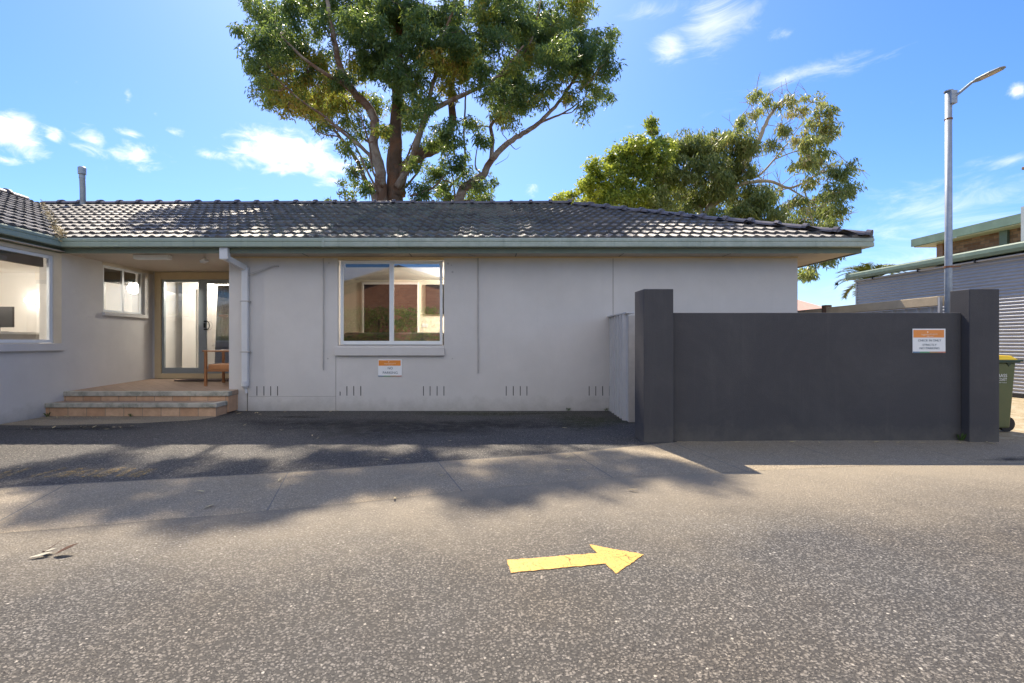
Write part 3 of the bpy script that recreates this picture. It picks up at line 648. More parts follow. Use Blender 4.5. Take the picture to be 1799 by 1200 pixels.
# downpipe
m = MB()
m.box(-4.39, -4.255, 7.94, 8.035, 2.565, 2.756)
dp = hp('downpipe', m, 'downpipe', bevel=.004)
m = MB(); m.bar((-4.32,7.99,2.60),(-4.19,8.40,2.485),.075,.095); obj('pipe_offset', m, 'downpipe', dp, bevel=.008)
m = MB(); m.box(-4.245,-4.135,8.365,8.44,.50,2.50); obj('pipe', m, 'downpipe', dp, bevel=.012)
m = MB(); m.tube([(-4.19,8.395,.53),(-4.19,8.395,.50),(-4.19,8.395,.44),(-4.19,8.395,.40)], [.062,.064,.062,.035], 16); m.tube([(-4.19,8.40,.40),(-4.175,8.41,.31)], .022, 10); obj('pipe_outlet', m, 'downpipe', dp, smooth=False)
for z in (1.90,1.02): obj('pipe_strap', MB().box(-4.27,-4.11,8.36,8.449,z,z+.02), 'conduit', dp, bevel=.002)
hp('pipe_stain', MB().box(-4.185,-4.170,YF-.003,YF+.01,.0,.33), 'joint')
# wall trivia: joints, conduits, bracket, weep slots
m = MB(); wx = lambda x: (x-CX)/F*YF; wz = lambda y: HC + (CY-y)/F*YF
m.box(wx(590)-.003, wx(590)+.003, YF-.002, YF+.01, 0, .96); hp('wall_joint', MB().box(wx(1077)-.004, wx(1077)+.004, YF-.002, YF+.01, 0, 2.66), 'joint'); hp('wall_joint', m, 'joint'); m = MB()
m.box(wx(438), wx(590), YF-.0015, YF+.01, wz(696.5)-.0015, wz(696.5)+.0015)
hp('wall_joint', m, 'joint')
for x, ya, yb, rr in ((568.5, 449, 650, .010), (840, 446, 655, .011)):
    m = MB(); pts = [(wx(x)+random.uniform(-.004,.004), YF-.012, wz(ya + (yb-ya)*i/9)) for i in range(10)]
    if x > 800: pts = [(wx(825), 8.2, ZS-.01), (wx(834), 8.36, ZS-.012)] + pts
    m.tube(pts, rr, 8); c_ = hp('cable_conduit', m, 'conduit')
m = MB(); a = Vector((wx(437), YF-.05, wz(486))); b = Vector((wx(484), YF-.03, wz(468)))
m.tube([a, b], .006, 6); m.tube([a+Vector((0,0,.03)), b+Vector((0,0,.012))], .004, 6); m.tube([b, b+Vector((.05,.0,.0)), b+Vector((.05,.03,.0))], .012, 8); hp('wall_bracket', m, 'conduit')
for xs in ((451.4,463.7,475.7,487.7),(597.5,609.5,621.5,633.8),(743.9,755.6,767.9,779.9),(889.3,901.7,914,925.7),(1035,1046.7,1058.7,1070.7)):
    for x in xs:
        y0_ = 688 if x == 597.5 else 678.5
        m = MB().box(wx(x)-.006, wx(x)+.006, YF-.0025, YF+.02, wz(695), wz(y0_)); hp('weep_slot', m, 'dark')
m = MB()
for (x, y, r_) in ((795,478,.018),(787,463,.02),(793,466,.012),(795,630,.014),(578,462,.012),(576,630,.014)): hp('patched_hole', MB().tube([(wx(x),YF-.004,wz(y)),(wx(x),YF+.01,wz(y))], r_, 8), 'conduit')
# porch lights
fl = MB().box(-6.02,-5.42,8.23,8.35,2.615,2.688); hp('batten_light', fl, 'white_plastic', bevel=.012)
fl = MB(); fl.tube([(-4.95,8.5,2.688),(-4.93,8.45,2.64)], .025, 8); fl.bar((-4.98,8.46,2.60),(-4.88,8.43,2.63),.10,.05); hp('sensor_light', fl, 'white_plastic', bevel=.01)
# --- steps
m = MB()
# porch slab (falls gently to the front), lower tread
m.frustum([(XW+.002,8.14,.02),(-4.345,8.14,.02),(-4.345,YF-.002,.02),(XW+.002,YF-.002,.02)], [(XW+.002,8.14,.29),(-4.345,8.14,.29),(-4.345,YF-.002,.29),(XW+.002,YF-.002,.29)])
m.box(XW+.002,-4.365,7.80,8.138,.0,.145)
steps = hp('steps', m, 'riser_tile')
m = MB(); m.box(XW+.002,-4.33,8.12,8.24,.2905,.369); m.box(XW+.002,-4.345,7.775,7.88,.146,.217); m.box(-4.43,-4.345,7.881,8.119,.146,.217)
obj('nosing', m, 'nosing', steps, bevel=.008)
m = MB(); m.box(XW+.002,-4.431,7.881,8.119,.146,.213)
m.frustum([(XW+.002,8.241,.2905),(-4.335,8.241,.2905),(-4.335,YF-.002,.2905),(XW+.002,YF-.002,.2905)], [(XW+.002,8.241,.366),(-4.335,8.241,.366),(-4.335,YF-.002,.375),(XW+.002,YF-.002,.375)])
m.frustum([(XW+.002,YF-.0015,.02),(XC-.002,YF-.0015,.02),(XC-.002,YD+.1,.02),(XW+.002,YD+.1,.02)], [(XW+.002,YF-.0015,.375),(XC-.002,YF-.0015,.375),(XC-.002,YD+.1,.424),(XW+.002,YD+.1,.424)])
obj('porch_floor', m, 'floor_tile', steps)
# --- roof
TP = math.tan(R(22.5)); CP, SP = math.cos(R(22.5)), math.sin(R(22.5))
def tile_face(mb, O, A, U, Lx, S, e=.372, keep=None, tw=.36):
    """O corner at eave, A unit along eave, U unit upslope; keep(x,s)->bool in face coordinates"""
    Nn = A.cross(U).normalized()
    if Nn.z < 0: Nn = -Nn
    nc = int(math.ceil(S/e)); nt_ = int(Lx/tw); K = 12
    def prof(u):   # two rolls per tile
        w = (u*2) % 1.0; return .024 * max(0, math.sin(math.pi*min(1, w/.62)))**.9 if w < .62 else 0.0
    for i in range(nc):
        for j in range(nt_):
            xm = (j+.5)*tw; sm = (i+.5)*e
            if keep and not keep(xm, sm): continue
            jn = random.uniform(-.003,.004); js = random.uniform(-.007,.007); tl = random.random(); rk = random.uniform(-.004,.004)
            s0 = i*e + js; s1 = min((i+1)*e + .03, S); rows = []
            for (s_, h) in ((s0+.004, -.012), (s0, .012), (s0+.010, .046), (s1, .004)):
                row = []
                for k in range(K+1):
                    u = k/K; x = (j+u)*tw; hh = h + prof(u)*(1 if h > .02 or h == .004 else .75) + jn + rk*(u-.5)
                    row.append(O + A*x + U*(s_ + (0.004*math.sin(u*6.3) if s_ != s1 else 0)) + Nn*hh)
                rows.append(row)
            vs = sum(rows, []); fs = []
            for r_ in range(3):
                for k in range(K): a = r_*(K+1)+k; fs.append((a, a+1, a+K+2, a+K+1))
            mb.add(vs, fs, tl)
EZ = 2.885; YE, YR, XEv = 7.93, 12.16, 6.25
S = (YR-YE)/CP; RZ = EZ + (YR-YE)*TP
m = MB()
X0 = -11.3
tile_face(m, Vector((X0,YE,EZ)), Vector((1,0,0)), Vector((0,CP,SP)), XEv-X0+.1, S, keep=lambda x, s: (X0+x) < XEv - s*CP + .1 and (X0+x) > -7.0 - s*CP + .10)
tile_face(m, Vector((-6.97,2.9,EZ)), Vector((0,1,0)), Vector((-CP,0,SP)), 9.6, S, keep=lambda x, s: (2.9+x) < YE + s*CP - .06)
tile_face(m, Vector((XEv,YE,EZ)), Vector((0,1,0)), Vector((-CP,0,SP)), 8.5, S, keep=lambda x, s: x > s*CP - .1 and x < 8.5 - s*CP)
# battens-level deck under the tiles, and the hidden back slopes
m2 = MB(); dz = -.03
XH = XEv-(YR-YE); XV = -6.97-(YR-YE)
P = lambda x,y,z: (x,y,z+dz)
m2.add([P(-6.97,YE,EZ),P(XEv,YE,EZ),P(XH,YR,RZ),P(XV,YR,RZ)], [(0,1,2,3)])
m2.add([P(-6.97,2.9,EZ),P(-6.97,YE,EZ),P(XV,YR,RZ),P(XV,2.9,RZ)], [(0,1,2,3)])
m2.add([P(XEv,YE,EZ),P(XEv,2*YR-YE,EZ),P(XH,YR,RZ)], [(0,1,2)])
m2.add([P(XV,YR,RZ),P(XH,YR,RZ),P(XEv,2*YR-YE,EZ),P(XV-4.3,2*YR-YE,EZ)], [(0,1,2,3)])
m2.add([P(XV,2.9,RZ),P(XV,YR,RZ),P(XV-4.3,2*YR-YE,EZ),P(XV-4.3,2.9,EZ)], [(0,1,2,3)])
roof = hp('roof', m, 'roof_tile', tint=True, recalc=False)
for p in roof.data.polygons: p.use_smooth = False
obj('roof_deck', m2, 'roof_tile', roof, recalc=False)
def caps(p0, p1, pitch=.40, r=.125, name='ridge_cap'):
    p0 = Vector(p0); p1 = Vector(p1); d = (p1-p0); L = d.length; d.normalize(); n = int(L/pitch); sd = d.cross(Vector((0,0,1))).normalized(); up = sd.cross(d)
    mb = MB()
    for i in range(n):
        a = p0 + d*(i*pitch); jj = Vector((0,0,random.uniform(-.006,.006)))
        prof_ = [(0,1.36),(.07,1.34),(.075,1.04),(pitch+.02,.98)]
        o = len(mb.v)
        for (t, k) in prof_:
            for q in range(9):
                an = math.pi*(.06 + .88*q/8); mb.v.append(tuple(a + jj + d*t + sd*(r*k*math.cos(an)) + up*(r*k*.78*math.sin(an) - .045)))
        for x in range(len(prof_)-1):
            for q in range(8): A_ = o+x*9+q; mb.f.append((A_,A_+1,A_+10,A_+9)); mb.t.append(.5)
        mb.f.append(tuple(o+q for q in range(9))); mb.t.append(.5); mb.f.append(tuple(o+27+q for q in range(9))); mb.t.append(.5)
    return obj(name, mb, 'ridge_tile', roof)
caps((XH+.1,YR,RZ+.045),(XV-.2,YR,RZ+.045), .49)
caps((XEv+.03,YE-.03,EZ+.055),(XH,YR,RZ+.05), .46)
caps((XV,2.9,RZ+.045),(XV,YR,RZ+.045), .49)
# valley flashing with litter
m = MB(); vl = [Vector((-6.97,YE-.02,EZ+.004)), Vector((XV,YR,RZ+.004))]; w = .11
nseg = 12
for i in range(nseg):
    a = vl[0].lerp(vl[1], i/nseg); b = vl[0].lerp(vl[1], (i+1)/nseg)
    m.add([a+Vector((w,w*.0,.02)), b+Vector((w,0,.02)), b+Vector((0,0,0)), a, a+Vector((0,-w,.02)), b+Vector((0,-w,.02))], [(0,1,2,3),(3,2,5,4)])
obj('valley_flashing', m, 'galv', roof, recalc=False)
# flue
m = MB(); fp = Vector(((146-CX)/F*12.0, 12.0, 0)); zb = RZ-.12
m.tube([(fp.x,fp.y,zb-.1),(fp.x-.01,fp.y,zb+.5),(fp.x-.025,fp.y,zb+.86)], .062, 16); flue = hp('flue', m, 'flue', smooth=False)
m = MB(); m.tube([(fp.x-.025,fp.y,zb+.84),(fp.x-.027,fp.y,zb+1.0),(fp.x-.027,fp.y,zb+1.02)], [.085,.088,.07], 16); m.tube([(fp.x-.022,fp.y,zb+.74),(fp.x-.023,fp.y,zb+.80)], .068, 16); obj('flue_cap', m, 'galv', flue)
# ================================================================== things in and by the house
# sofa
sf = thing('sofa', 'dark grey sofa behind the large front window', 'sofa', (-1.68, 9.05, .42))
m = MB().box(-2.62,-.74,8.80,8.98,.62,1.375); obj('backrest', m, 'sofa', sf, bevel=.06)
m = MB().box(-2.60,-.76,8.985,9.6,.5,.86); obj('seat', m, 'sofa', sf, bevel=.05)
for x in (-2.66,-.70): obj('armrest', MB().box(x-.1,x+.1,8.80,9.62,.44,1.02), 'sofa', sf, bevel=.05)
# doorway to dark hall and a television in the front room
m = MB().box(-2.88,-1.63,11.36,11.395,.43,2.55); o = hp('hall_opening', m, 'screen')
m = MB(); [m.box(a,b,11.34,11.396,.43,2.60) for a,b in ((-2.93,-2.88),(-1.63,-1.59))]; m.box(-2.88,-1.63,11.34,11.396,2.55,2.60); hp('architrave', m, 'int_white', bevel=.005)
tv = thing('television', 'dark flat screen hung on the cream wall of the front room', 'television', (-.85, 11.3, 1.8))
obj('screen', MB().box(-1.43,-.3,11.30,11.37,1.85,2.54), 'screen', tv, bevel=.01); obj('wall_mount', MB().box(-1.0,-.7,11.37,11.398,2.0,2.3), 'dark', tv)
hp('power_point', MB().box(-1.52,-1.40,11.38,11.399,1.55,1.63), 'white_plastic', bevel=.004)
def ceiling_lamp(label, loc, watts, r=.16):
    t = thing('ceiling_lamp', label, 'lamp', loc)
    x, y, z = loc
    obj('lamp_base', MB().tube([(x,y,z),(x,y,z-.02)], r, 24), 'white_plastic', t)
    obj('lamp_shade', MB().tube([(x,y,z-.02),(x,y,z-.05),(x,y,z-.08)], [r*.95,r*.9,r*.5], 24), 'glow', t)
    ld = bpy.data.lights.new('lamp_light', 'POINT'); ld.energy = watts; ld.shadow_soft_size = .12; ld.color = (1,.93,.82)
    lo = bpy.data.objects.new('lamp_light', ld); COL.objects.link(lo); lo.parent = t; lo.location = (0,0,-.25)
ceiling_lamp('round ceiling lamp lighting the front room behind the large window', (-.2,10.2,2.658), 110)
ceiling_lamp('round ceiling lamp lighting the office in the left wing', (-9.6,6.6,2.658), 165)
ceiling_lamp('round ceiling lamp in the hall behind the sliding door', (-6.3,10.95,2.658), 42, .12)
# wall lamp seen as a bright star
wl = thing('wall_lamp', 'glaring white lamp inside the left wing window', 'lamp', (-9.55,10.2,2.06))
obj('lamp_arm', MB().tube([(-9.55,10.24,2.0),(-9.55,10.14,2.02),(-9.55,10.11,2.05)], .012, 8), 'white_plastic', wl)
sph = MB(); 
for i in range(9):
    pass
sph.tube([(-9.55,10.10,2.07+.075*math.cos(math.pi*i/10)) for i in range(11)], [max(.001,.075*math.sin(math.pi*i/10)) for i in range(11)], 16)
obj('lamp_globe', sph, 'glow', wl, smooth=True)
# desk with monitor in the wing
dk = thing('reception_desk', 'pale counter along the inside of the left wing window', 'desk', (-8.3,7.2,.42))
obj('counter_top', MB().box(-8.7,-7.75,5.4,8.6,1.33,1.37), 'int_white', dk, bevel=.004); obj('front_panel', MB().box(-7.84,-7.8,5.4,8.6,.45,1.33), 'int_door', dk)
mo = thing('monitor', 'black computer monitor on the counter behind the left wing window', 'monitor', (-8.3,8.2,1.37))
obj('screen', MB().box(-8.62,-8.02,8.18,8.22,1.45,1.80), 'screen', mo, bevel=.006); obj('stand', MB().box(-8.36,-8.28,8.2,8.24,1.38,1.5).box(-8.44,-8.2,8.12,8.3,1.372,1.385), 'dark', mo)
pl = obj('desk_plate', MB().box(-8.98,-8.70,8.15,8.17,1.74,1.80), 'wood'); tag(pl, 'small brown name plate left of the black monitor', 'sign')
pl.data.transform(Matrix.Translation((0,0,0)))
obj('plate_post', MB().tube([(-8.84,8.16,1.37),(-8.84,8.16,1.74)], .008, 8), 'dark', pl)
# curtain behind the right door leaf
m = MB(); n = 60
for i in range(n):
    x0_ = -5.86 + .55*i/n; x1_ = -5.86 + .55*(i+1)/n; y_a = YD+.16+.03*math.sin(i*.9); y_b = YD+.16+.03*math.sin((i+1)*.9)
    m.add([(x0_-.03,y_a,.45),(x1_-.03,y_b,.45),(x1_+.05*(1-i/n),y_b,2.42),(x0_+.05*(1-i/n),y_a,2.42)], [(0,1,2,3)])
cu = obj('curtain', m, 'curtain', smooth=True, recalc=False); tag(cu, 'dark brown curtain hanging behind the right leaf of the sliding door', 'curtain'); sl = cu.modifiers.new('s','SOLIDIFY'); sl.thickness = .006
for i in range(8): obj('curtain_ring', MB().tube([(-5.84+.07*i,YD+.15,2.47),(-5.84+.07*i,YD+.17,2.45)], .012, 8), 'alu_grey', cu)
# timber armchair on the porch
ch = thing('armchair', 'timber armchair with tan seat standing on the porch', 'chair', (-4.9,9.05,.38))
def cx(px, D): return (px-CX)/F*D
xl = cx(361.5, 8.9)
for (x, y) in ((xl,8.9),(xl,9.5),(xl+.62,8.9),(xl+.62,9.5)):
    obj('leg', MB().box(x-.022,x+.022,y-.022,y+.022,.39 if y < 9.2 else .40,1.02), 'wood', ch, bevel=.005)
for y in (8.9, 9.5): obj('armrest', MB().box(xl-.05,xl+.66,y-.035,y+.035,1.02,1.05), 'wood', ch, bevel=.008)
obj('seat', MB().box(xl+.02,xl+.62,8.93,9.47,.69,.79), 'cushion', ch, bevel=.02); obj('seat_rail', MB().box(xl+.02,xl+.6,8.89,8.915,.655,.70), 'wood', ch, bevel=.004)
obj('backrest', MB().frustum([(xl+.55,8.95,.78),(xl+.62,8.95,.78),(xl+.62,9.45,.78),(xl+.55,9.45,.78)], [(xl+.70,8.95,1.25),(xl+.77,8.95,1.25),(xl+.77,9.45,1.25),(xl+.70,9.45,1.25)]), 'cushion', ch, bevel=.02)
m = MB().box(-6.25,-5.0,9.66,10.16,.418,.434); tag(obj('doormat', m, 'mat', bevel=.004), 'dark brown doormat before the sliding door', 'doormat')
# ---- signs
def sign(name, label, x0, x1, z0, z1, y, lines):
    t = thing(name, label, 'sign', ((x0+x1)/2, y, z0)); W_ = x1-x0; H_ = z1-z0
    obj('board', MB().box(x0,x1,y-.006,y,z0,z1), 'sign_white', t, bevel=.001)
    obj('header_band', MB().box(x0+.02*W_,x1-.045*W_,y-.0075,y-.006,z0+.635*H_,z1-.05*H_), 'sign_orange', t)
    cxm = (x0+x1)/2
    mb = text_mb('ingenia', .105*H_, (cxm-.12*W_, y-.0085, z0+.76*H_), None, .24*W_); text_mb('HOLIDAYS', .085*H_, (cxm+.13*W_, y-.0085, z0+.765*H_), mb, .24*W_)
    text_mb('Phillip Island', .07*H_, (cxm+.02*W_, y-.0085, z0+.675*H_), mb, .2*W_)
    mb.tube([(cxm-.05*W_,y-.0080,z0+.86*H_),(cxm-.05*W_,y-.0092,z0+.86*H_)], .022*W_, 10)
    obj('logo', mb, 'sign_pale', t)
    for (txt, s, zz, ww) in lines: obj('lettering', text_mb(txt, s*H_, (cxm+.01*W_, y-.0075, z0+zz*H_), None, ww*W_), 'sign_text', t)
    for i, cc in enumerate(('stripe_blue','stripe_green','stripe_tan','stripe_red')):
        a = x0 + W_*(0,.22,.52,.78)[i]; b = x0 + W_*(.22,.52,.78,1)[i]
        s_ = obj('colour_stripe', MB().box(a+.0005,b-.0005,y-.0068,y-.006,z0+.002,z0+.055*H_), cc, t)
sign('no_parking_sign', 'NO PARKING sign with orange header under the large window', wx(664.5), wx(706), wz(661.5), wz(631.5), YF-.002, [('NO',.20,.48,.21),('PARKING',.20,.22,.62)])
YW = 5.91; vx = lambda x: (x-CX)/F*YW; vz = lambda y: HC + (CY-y)/F*YW
sign('check_in_sign', 'CHECK IN ONLY STRICTLY NO PARKING sign on the dark garden wall', vx(1602.5), vx(1660), vz(620), vz(577.5), YW-.002, [('CHECK IN ONLY',.125,.51,.70),('STRICTLY',.115,.33,.43),('NO PARKING',.125,.19,.60)])
# ---- dark garden wall with two pillars
gw = thing('garden_wall', 'charcoal rendered garden wall between two taller square pillars', 'wall', (4.0,5.95,0))
obj('wall_panel', MB().box(2.246,5.798,YW,YW+.18,-.02,1.562), 'render_dark', gw, bevel=.008)
for x0_, x1_, y1_ in ((1.887,2.244,6.17),(5.800,6.159,6.06)):
    obj('pillar', MB().box(x0_,x1_,5.81,y1_,-.02,1.842), 'render_dark', gw, bevel=.008)
# ---- ribbed pale fence beside the first pillar
rf = thing('ribbed_fence', 'short pale ribbed steel fence between house wall and left pillar', 'fence', (2.18,7.9,0))
m = MB(); Y0_, Y1_ = 7.30, 8.44; n = int((Y1_-Y0_)/.19); vs = []; prof_ = []
y = Y0_
while y < Y1_-.02:
    prof_ += [(y,0),(y+.10,0),(y+.115,.055),(y+.165,.055),(y+.18,0)]; y += .19
prof_ = [(a,b) for a,b in prof_ if a <= Y1_]
o0 = []
for z in (.0,1.63):
    for (yy, h) in prof_: vs.append((2.19 - (Y1_-yy)*.05 - h, yy, z))
k = len(prof_); m.add(vs, [(i,i+1,k+i+1,k+i) for i in range(k-1)])
fo = obj('ribbed_sheet', m, 'sheet_pale', rf); s_ = fo.modifiers.new('s','SOLIDIFY'); s_.thickness = .003
obj('fence_post', MB().box(2.125,2.30,7.24,7.295,0,1.60), 'post_grey', rf, bevel=.004)
obj('top_rail', MB().box(2.10,2.22,7.27,8.43,1.632,1.655), 'sheet_pale', rf, bevel=.004)
# ---- timber capped fence behind the wall
bf = thing('boundary_fence', 'ribbed steel fence with pale timber capping behind the dark garden wall', 'fence', (6.1,12,0))
m = MB(); vs = []; prof_ = []; y = 6.5
while y < 24: prof_ += [(y,0),(y+.13,0),(y+.145,.03),(y+.175,.03),(y+.19,0)]; y += .2
for z in (.03,1.68):
    for (yy, h) in prof_: vs.append((6.12 - h, yy, z))
k = len(prof_); m.add(vs, [(i,i+1,k+i+1,k+i) for i in range(k-1)]); obj('ribbed_sheet', m, 'sheet_pale', bf)
m = MB(); m.box(6.03,6.15,6.47,8.62,1.69,1.815); m.box(6.035,6.15,8.68,24,1.685,1.81); obj('timber_capping', m, 'timber_pale', bf, bevel=.006)
for y in (8.65, 11.6, 14.6, 17.6): obj('fence_post', MB().box(6.02,6.13,y-.06,y+.05,0,1.85 if y > 9 else 1.86), 'bark_dark' if y < 9 else 'timber_pale', bf, bevel=.006)
obj('fence_post', MB().box(6.03,6.07,6.44,6.468,0,1.80), 'sheet_pale', bf)
# ---- lamp post
lp = thing('street_lamp', 'slim galvanised lamp post with LED head behind the right pillar', 'street lamp', (6.09,6.38,0))
obj('pole', MB().tube([(6.09,6.38,0),(6.09,6.38,4.50)], [.043,.036], 16), 'galv', lp, smooth=True)
obj('pole_bracket', MB().box(6.075,6.155,6.32,6.40,4.33,4.50), 'galv', lp, bevel=.005)
obj('pole_cap', MB().tube([(6.09,6.38,4.50),(6.09,6.38,4.515)], .05, 12), 'galv', lp); obj('pole_collar', MB().tube([(6.09,6.38,4.13),(6.09,6.38,4.15)], .042, 14), 'rust', lp)
obj('strap', MB().tube([(6.09,6.38,2.18),(6.09,6.38,2.205)], .048, 14).bar((6.09,6.38,2.19),(6.25,6.38,2.20),.01,.012), 'rust', lp)
A_ = Vector((6.12,6.36,4.40)); B_ = Vector((6.225,6.22,4.53)); C_ = Vector((6.37,5.94,4.585))
obj('arm', MB().tube([A_, B_], .016, 10), 'galv', lp)
d = (C_-B_).normalized(); sd = d.cross(Vector((0,0,1))).normalized(); up = sd.cross(d); L_ = (C_-B_).length
m = MB(); rings = [(0,.022,.018),(.08,.03,.02),(.2,.062,.024),(.6,.070,.024),(.88,.060,.018),(1,.03,.008)]; vs = []
for (t, w_, h_) in rings:
    c = B_.lerp(C_, t)
    for k in range(12):
        a = 2*math.pi*k/12; vs.append(c + sd*w_*math.cos(a) + up*(h_*math.sin(a) if math.sin(a) > 0 else h_*.35*math.sin(a)))
fs = [(i*12+k, i*12+(k+1)%12, (i+1)*12+(k+1)%12, (i+1)*12+k) for i in range(5) for k in range(12)] + [tuple(range(12)), tuple(range(60,72))]
m.add(vs, fs); hd = obj('lamp_head', m, 'galv', lp)
m = MB(); c0 = B_.lerp(C_,.28)-up*.010; c1 = B_.lerp(C_,.88)-up*.010; m.add([c0-sd*.045,c0+sd*.045,c1+sd*.04,c1-sd*.04,c0-sd*.045+up*.006,c0+sd*.045+up*.006,c1+sd*.04+up*.006,c1-sd*.04+up*.006], [(0,1,2,3),(4,5,6,7),(0,1,5,4),(1,2,6,5),(2,3,7,6),(3,0,4,7)])
obj('lens', m, 'cream_pale', hd)
# ---- wheelie bin
bn = thing('wheelie_bin', 'green wheelie bin with yellow lid behind the right pillar', 'bin', (6.80,6.72,0))
m = MB(); x0_,x1_,y0_,y1_ = 6.52,7.07,6.46,7.0
def taper(x0,x1,y0,y1,z0,z1,k): return ([(x0+k,y0+k*.4,z0),(x1-k,y0+k*.4,z0),(x1-k,y1-k*.4,z0),(x0+k,y1-k*.4,z0)], [(x0,y0,z1),(x1,y0,z1),(x1,y1,z1),(x0,y1,z1)])
m.frustum(*taper(x0_,x1_,y0_,y1_,.05,.93,.055)); obj('body', m, 'bin_green', bn, bevel=.02)
m = MB(); m.box(x0_-.03,x1_+.03,y0_-.03,y1_+.02,.925,.962); m.box(x1_+.03,x1_+.13,y0_+.02,y1_-.02,.94,.965); obj('rim', m, 'bin_dark', bn, bevel=.008)
m = MB()
for x in (6.60,6.78,6.97):
    m = MB(); m.add([(x-.035,y0_-.012,.925),(x+.035,y0_-.012,.925),(x,y0_-.004,.875),(x-.035,y0_+.01,.925),(x+.035,y0_+.01,.925),(x,y0_+.01,.875)], [(0,1,2),(3,4,5),(0,1,4,3),(1,2,5,4),(2,0,3,5)]); obj('rib', m, 'bin_dark', bn)
m = MB(); m.frustum([(x0_-.02,y0_-.02,.963),(x1_+.02,y0_-.02,.963),(x1_+.02,y1_+.01,.963),(x0_-.02,y1_+.01,.963)], [(x0_+.03,y0_+.03,1.03),(x1_-.03,y0_+.03,1.02),(x1_-.03,y1_-.03,1.02),(x0_+.03,y1_-.03,1.03)]); obj('lid', m, 'bin_yellow', bn, bevel=.012)
for yy in (6.50,6.92): obj('wheel', MB().tube([(7.0,yy,.10),(7.0,yy+.05,.10)], .10, 20), 'dark', bn)
for args in (('BASS', .062, .752), ('COAST', .055, .700), ('SHIRE COUNCIL', .014, .66)):
    mb = text_mb(args[0], args[1], (6.888, y0_-.004, args[2]), None, .118)
    for i,p in enumerate(mb.v): mb.v[i] = (p[0], p[1]+ .022*(.93-p[2])/.88*.98 , p[2])
    obj('lettering', mb, 'sign_white', bn)
# ================================================================== right-hand neighbours
sh = thing('corrugated_shed', 'long grey corrugated iron shed with green gutter at the right', 'shed', (11.5,9,0))
XS = 11.5; YS0, YS1 = 3.0, 15.05
m = MB(); vs = []; nz = int((3.10-.06)/.0095)
for i in range(nz+1):
    z = .06 + i*.0095; h = .009*math.sin(2*math.pi*z/.076); vs += [(XS-h, YS0, z), (XS-h, YS1, z)]
m.add(vs, [(2*i,2*i+1,2*i+3,2*i+2) for i in range(nz)]); o = obj('side_wall', m, 'corrugated', sh, smooth=True)
m = MB(); vs = []
for i in range(nz+1):
    z = .06 + i*.0095; h = .009*math.sin(2*math.pi*z/.076); vs += [(XS, YS1+h, z), (XS+6, YS1+h, z)]
m.add(vs, [(2*i,2*i+1,2*i+3,2*i+2) for i in range(nz)]); obj('end_wall', m, 'corrugated', sh, smooth=True)
obj('corner_flashing', MB().box(XS-.015,XS+.03,YS1-.02,YS1+.02,.05,3.1), 'sheet_pale', sh)
obj('gutter', MB().sweep([(XS-.13,YS0),(XS-.13,YS1+.25)], [(0,3.15),(-.03,3.22),(-.03,3.30),(-.015,3.33),(.13,3.33),(.13,3.15)]), 'green_trim', sh)
obj('roof', MB().add([(XS-.1,YS0,3.32),(XS-.1,YS1+.3,3.32),(XS+6.2,YS1+.3,3.75),(XS+6.2,YS0,3.75),(XS-.1,YS0,3.345),(XS-.1,YS1+.3,3.345),(XS+6.2,YS1+.3,3.78),(XS+6.2,YS0,3.78)], [(0,1,2,3),(7,6,5,4),(0,4,5,1),(1,5,6,2),(2,6,7,3),(3,7,4,0)]), 'green_trim', sh)
obj('base_rail', MB().box(XS-.02,XS+.02,YS0,YS1,-.02,.075), 'dark', sh)
m = MB(); m.tube([(XS-.06,YS0,3.08),(XS-.06,YS1,3.08)], .022, 8); m.tube([(XS-.035,YS0,3.0+.01*math.sin(0))]+[(XS-.035,YS0+1.2*i,2.985+(.012 if i%2 else 0)) for i in range(1,11)], .008, 6); obj('service_pipe', m, 'conduit', sh)
m = MB()
for i in range(9): y=YS0+.8+1.5*i; obj('pipe_clip', MB().box(XS-.10,XS-.02,y,y+.03,3.05,3.13), 'dark', sh)
bh = thing('brick_house', 'brick house with green sloping fascia beyond the corrugated shed', 'house', (14,12,0))
obj('wall', MB().box(14,14.2,5,14.9,0,4.2).box(14.2,20,14.7,14.9,0,4.2), 'brick', bh)
obj('fascia', MB().box(13.55,13.60,5,15.45,4.23,4.46).box(13.6,20,15.40,15.45,4.235,4.455), 'green_trim', bh)
obj('soffit', MB().box(13.6,14.6,5,15.40,4.20,4.225), 'cream', bh)
obj('roof', MB().add([(13.55,5,4.462),(13.55,15.45,4.462),(20,15.45,4.8),(20,5,4.8)], [(0,1,2,3)]), 'green_trim', bh)
obj('wall_post', MB().box(13.93,14.0,12.95,13.15,3,4.2), 'fascia', bh)
obj('wall_post', MB().box(13.9,14.05,14.75,14.95,3,4.23), 'wood', bh)
chx0 = (1793.5-CX)/F*12.26
stack = obj('chimney', MB().box(chx0+.05,chx0+.55,11.7,12.2,4.5,5.55), 'brick', bh)
obj('chimney_cap', MB().box(chx0+.0,chx0+.60,11.65,12.25,5.55,5.62), 'brick', stack, bevel=.01); obj('chimney_base', MB().box(chx0,chx0+.62,11.64,12.26,3.75,4.62), 'sheet_pale', stack)
# distant house with pink tiles
ph = thing('distant_house', 'distant low house with pink tiled roof seen past the house corner', 'house', (17,32,0))
obj('wall', MB().box(9,22.6,31,38,0,2.8), 'far_wall', ph)
obj('roof', MB().add([(8.3,30.3,2.75),(23.3,30.3,2.75),(23.3,38.7,2.75),(8.3,38.7,2.75),(12.3,34.5,4.75),(21.0,33.2,4.6),(20.2,34.5,4.75)], [(0,1,6,4),(1,2,6),(2,3,4,6),(3,0,4)]), 'pink_tile', ph)
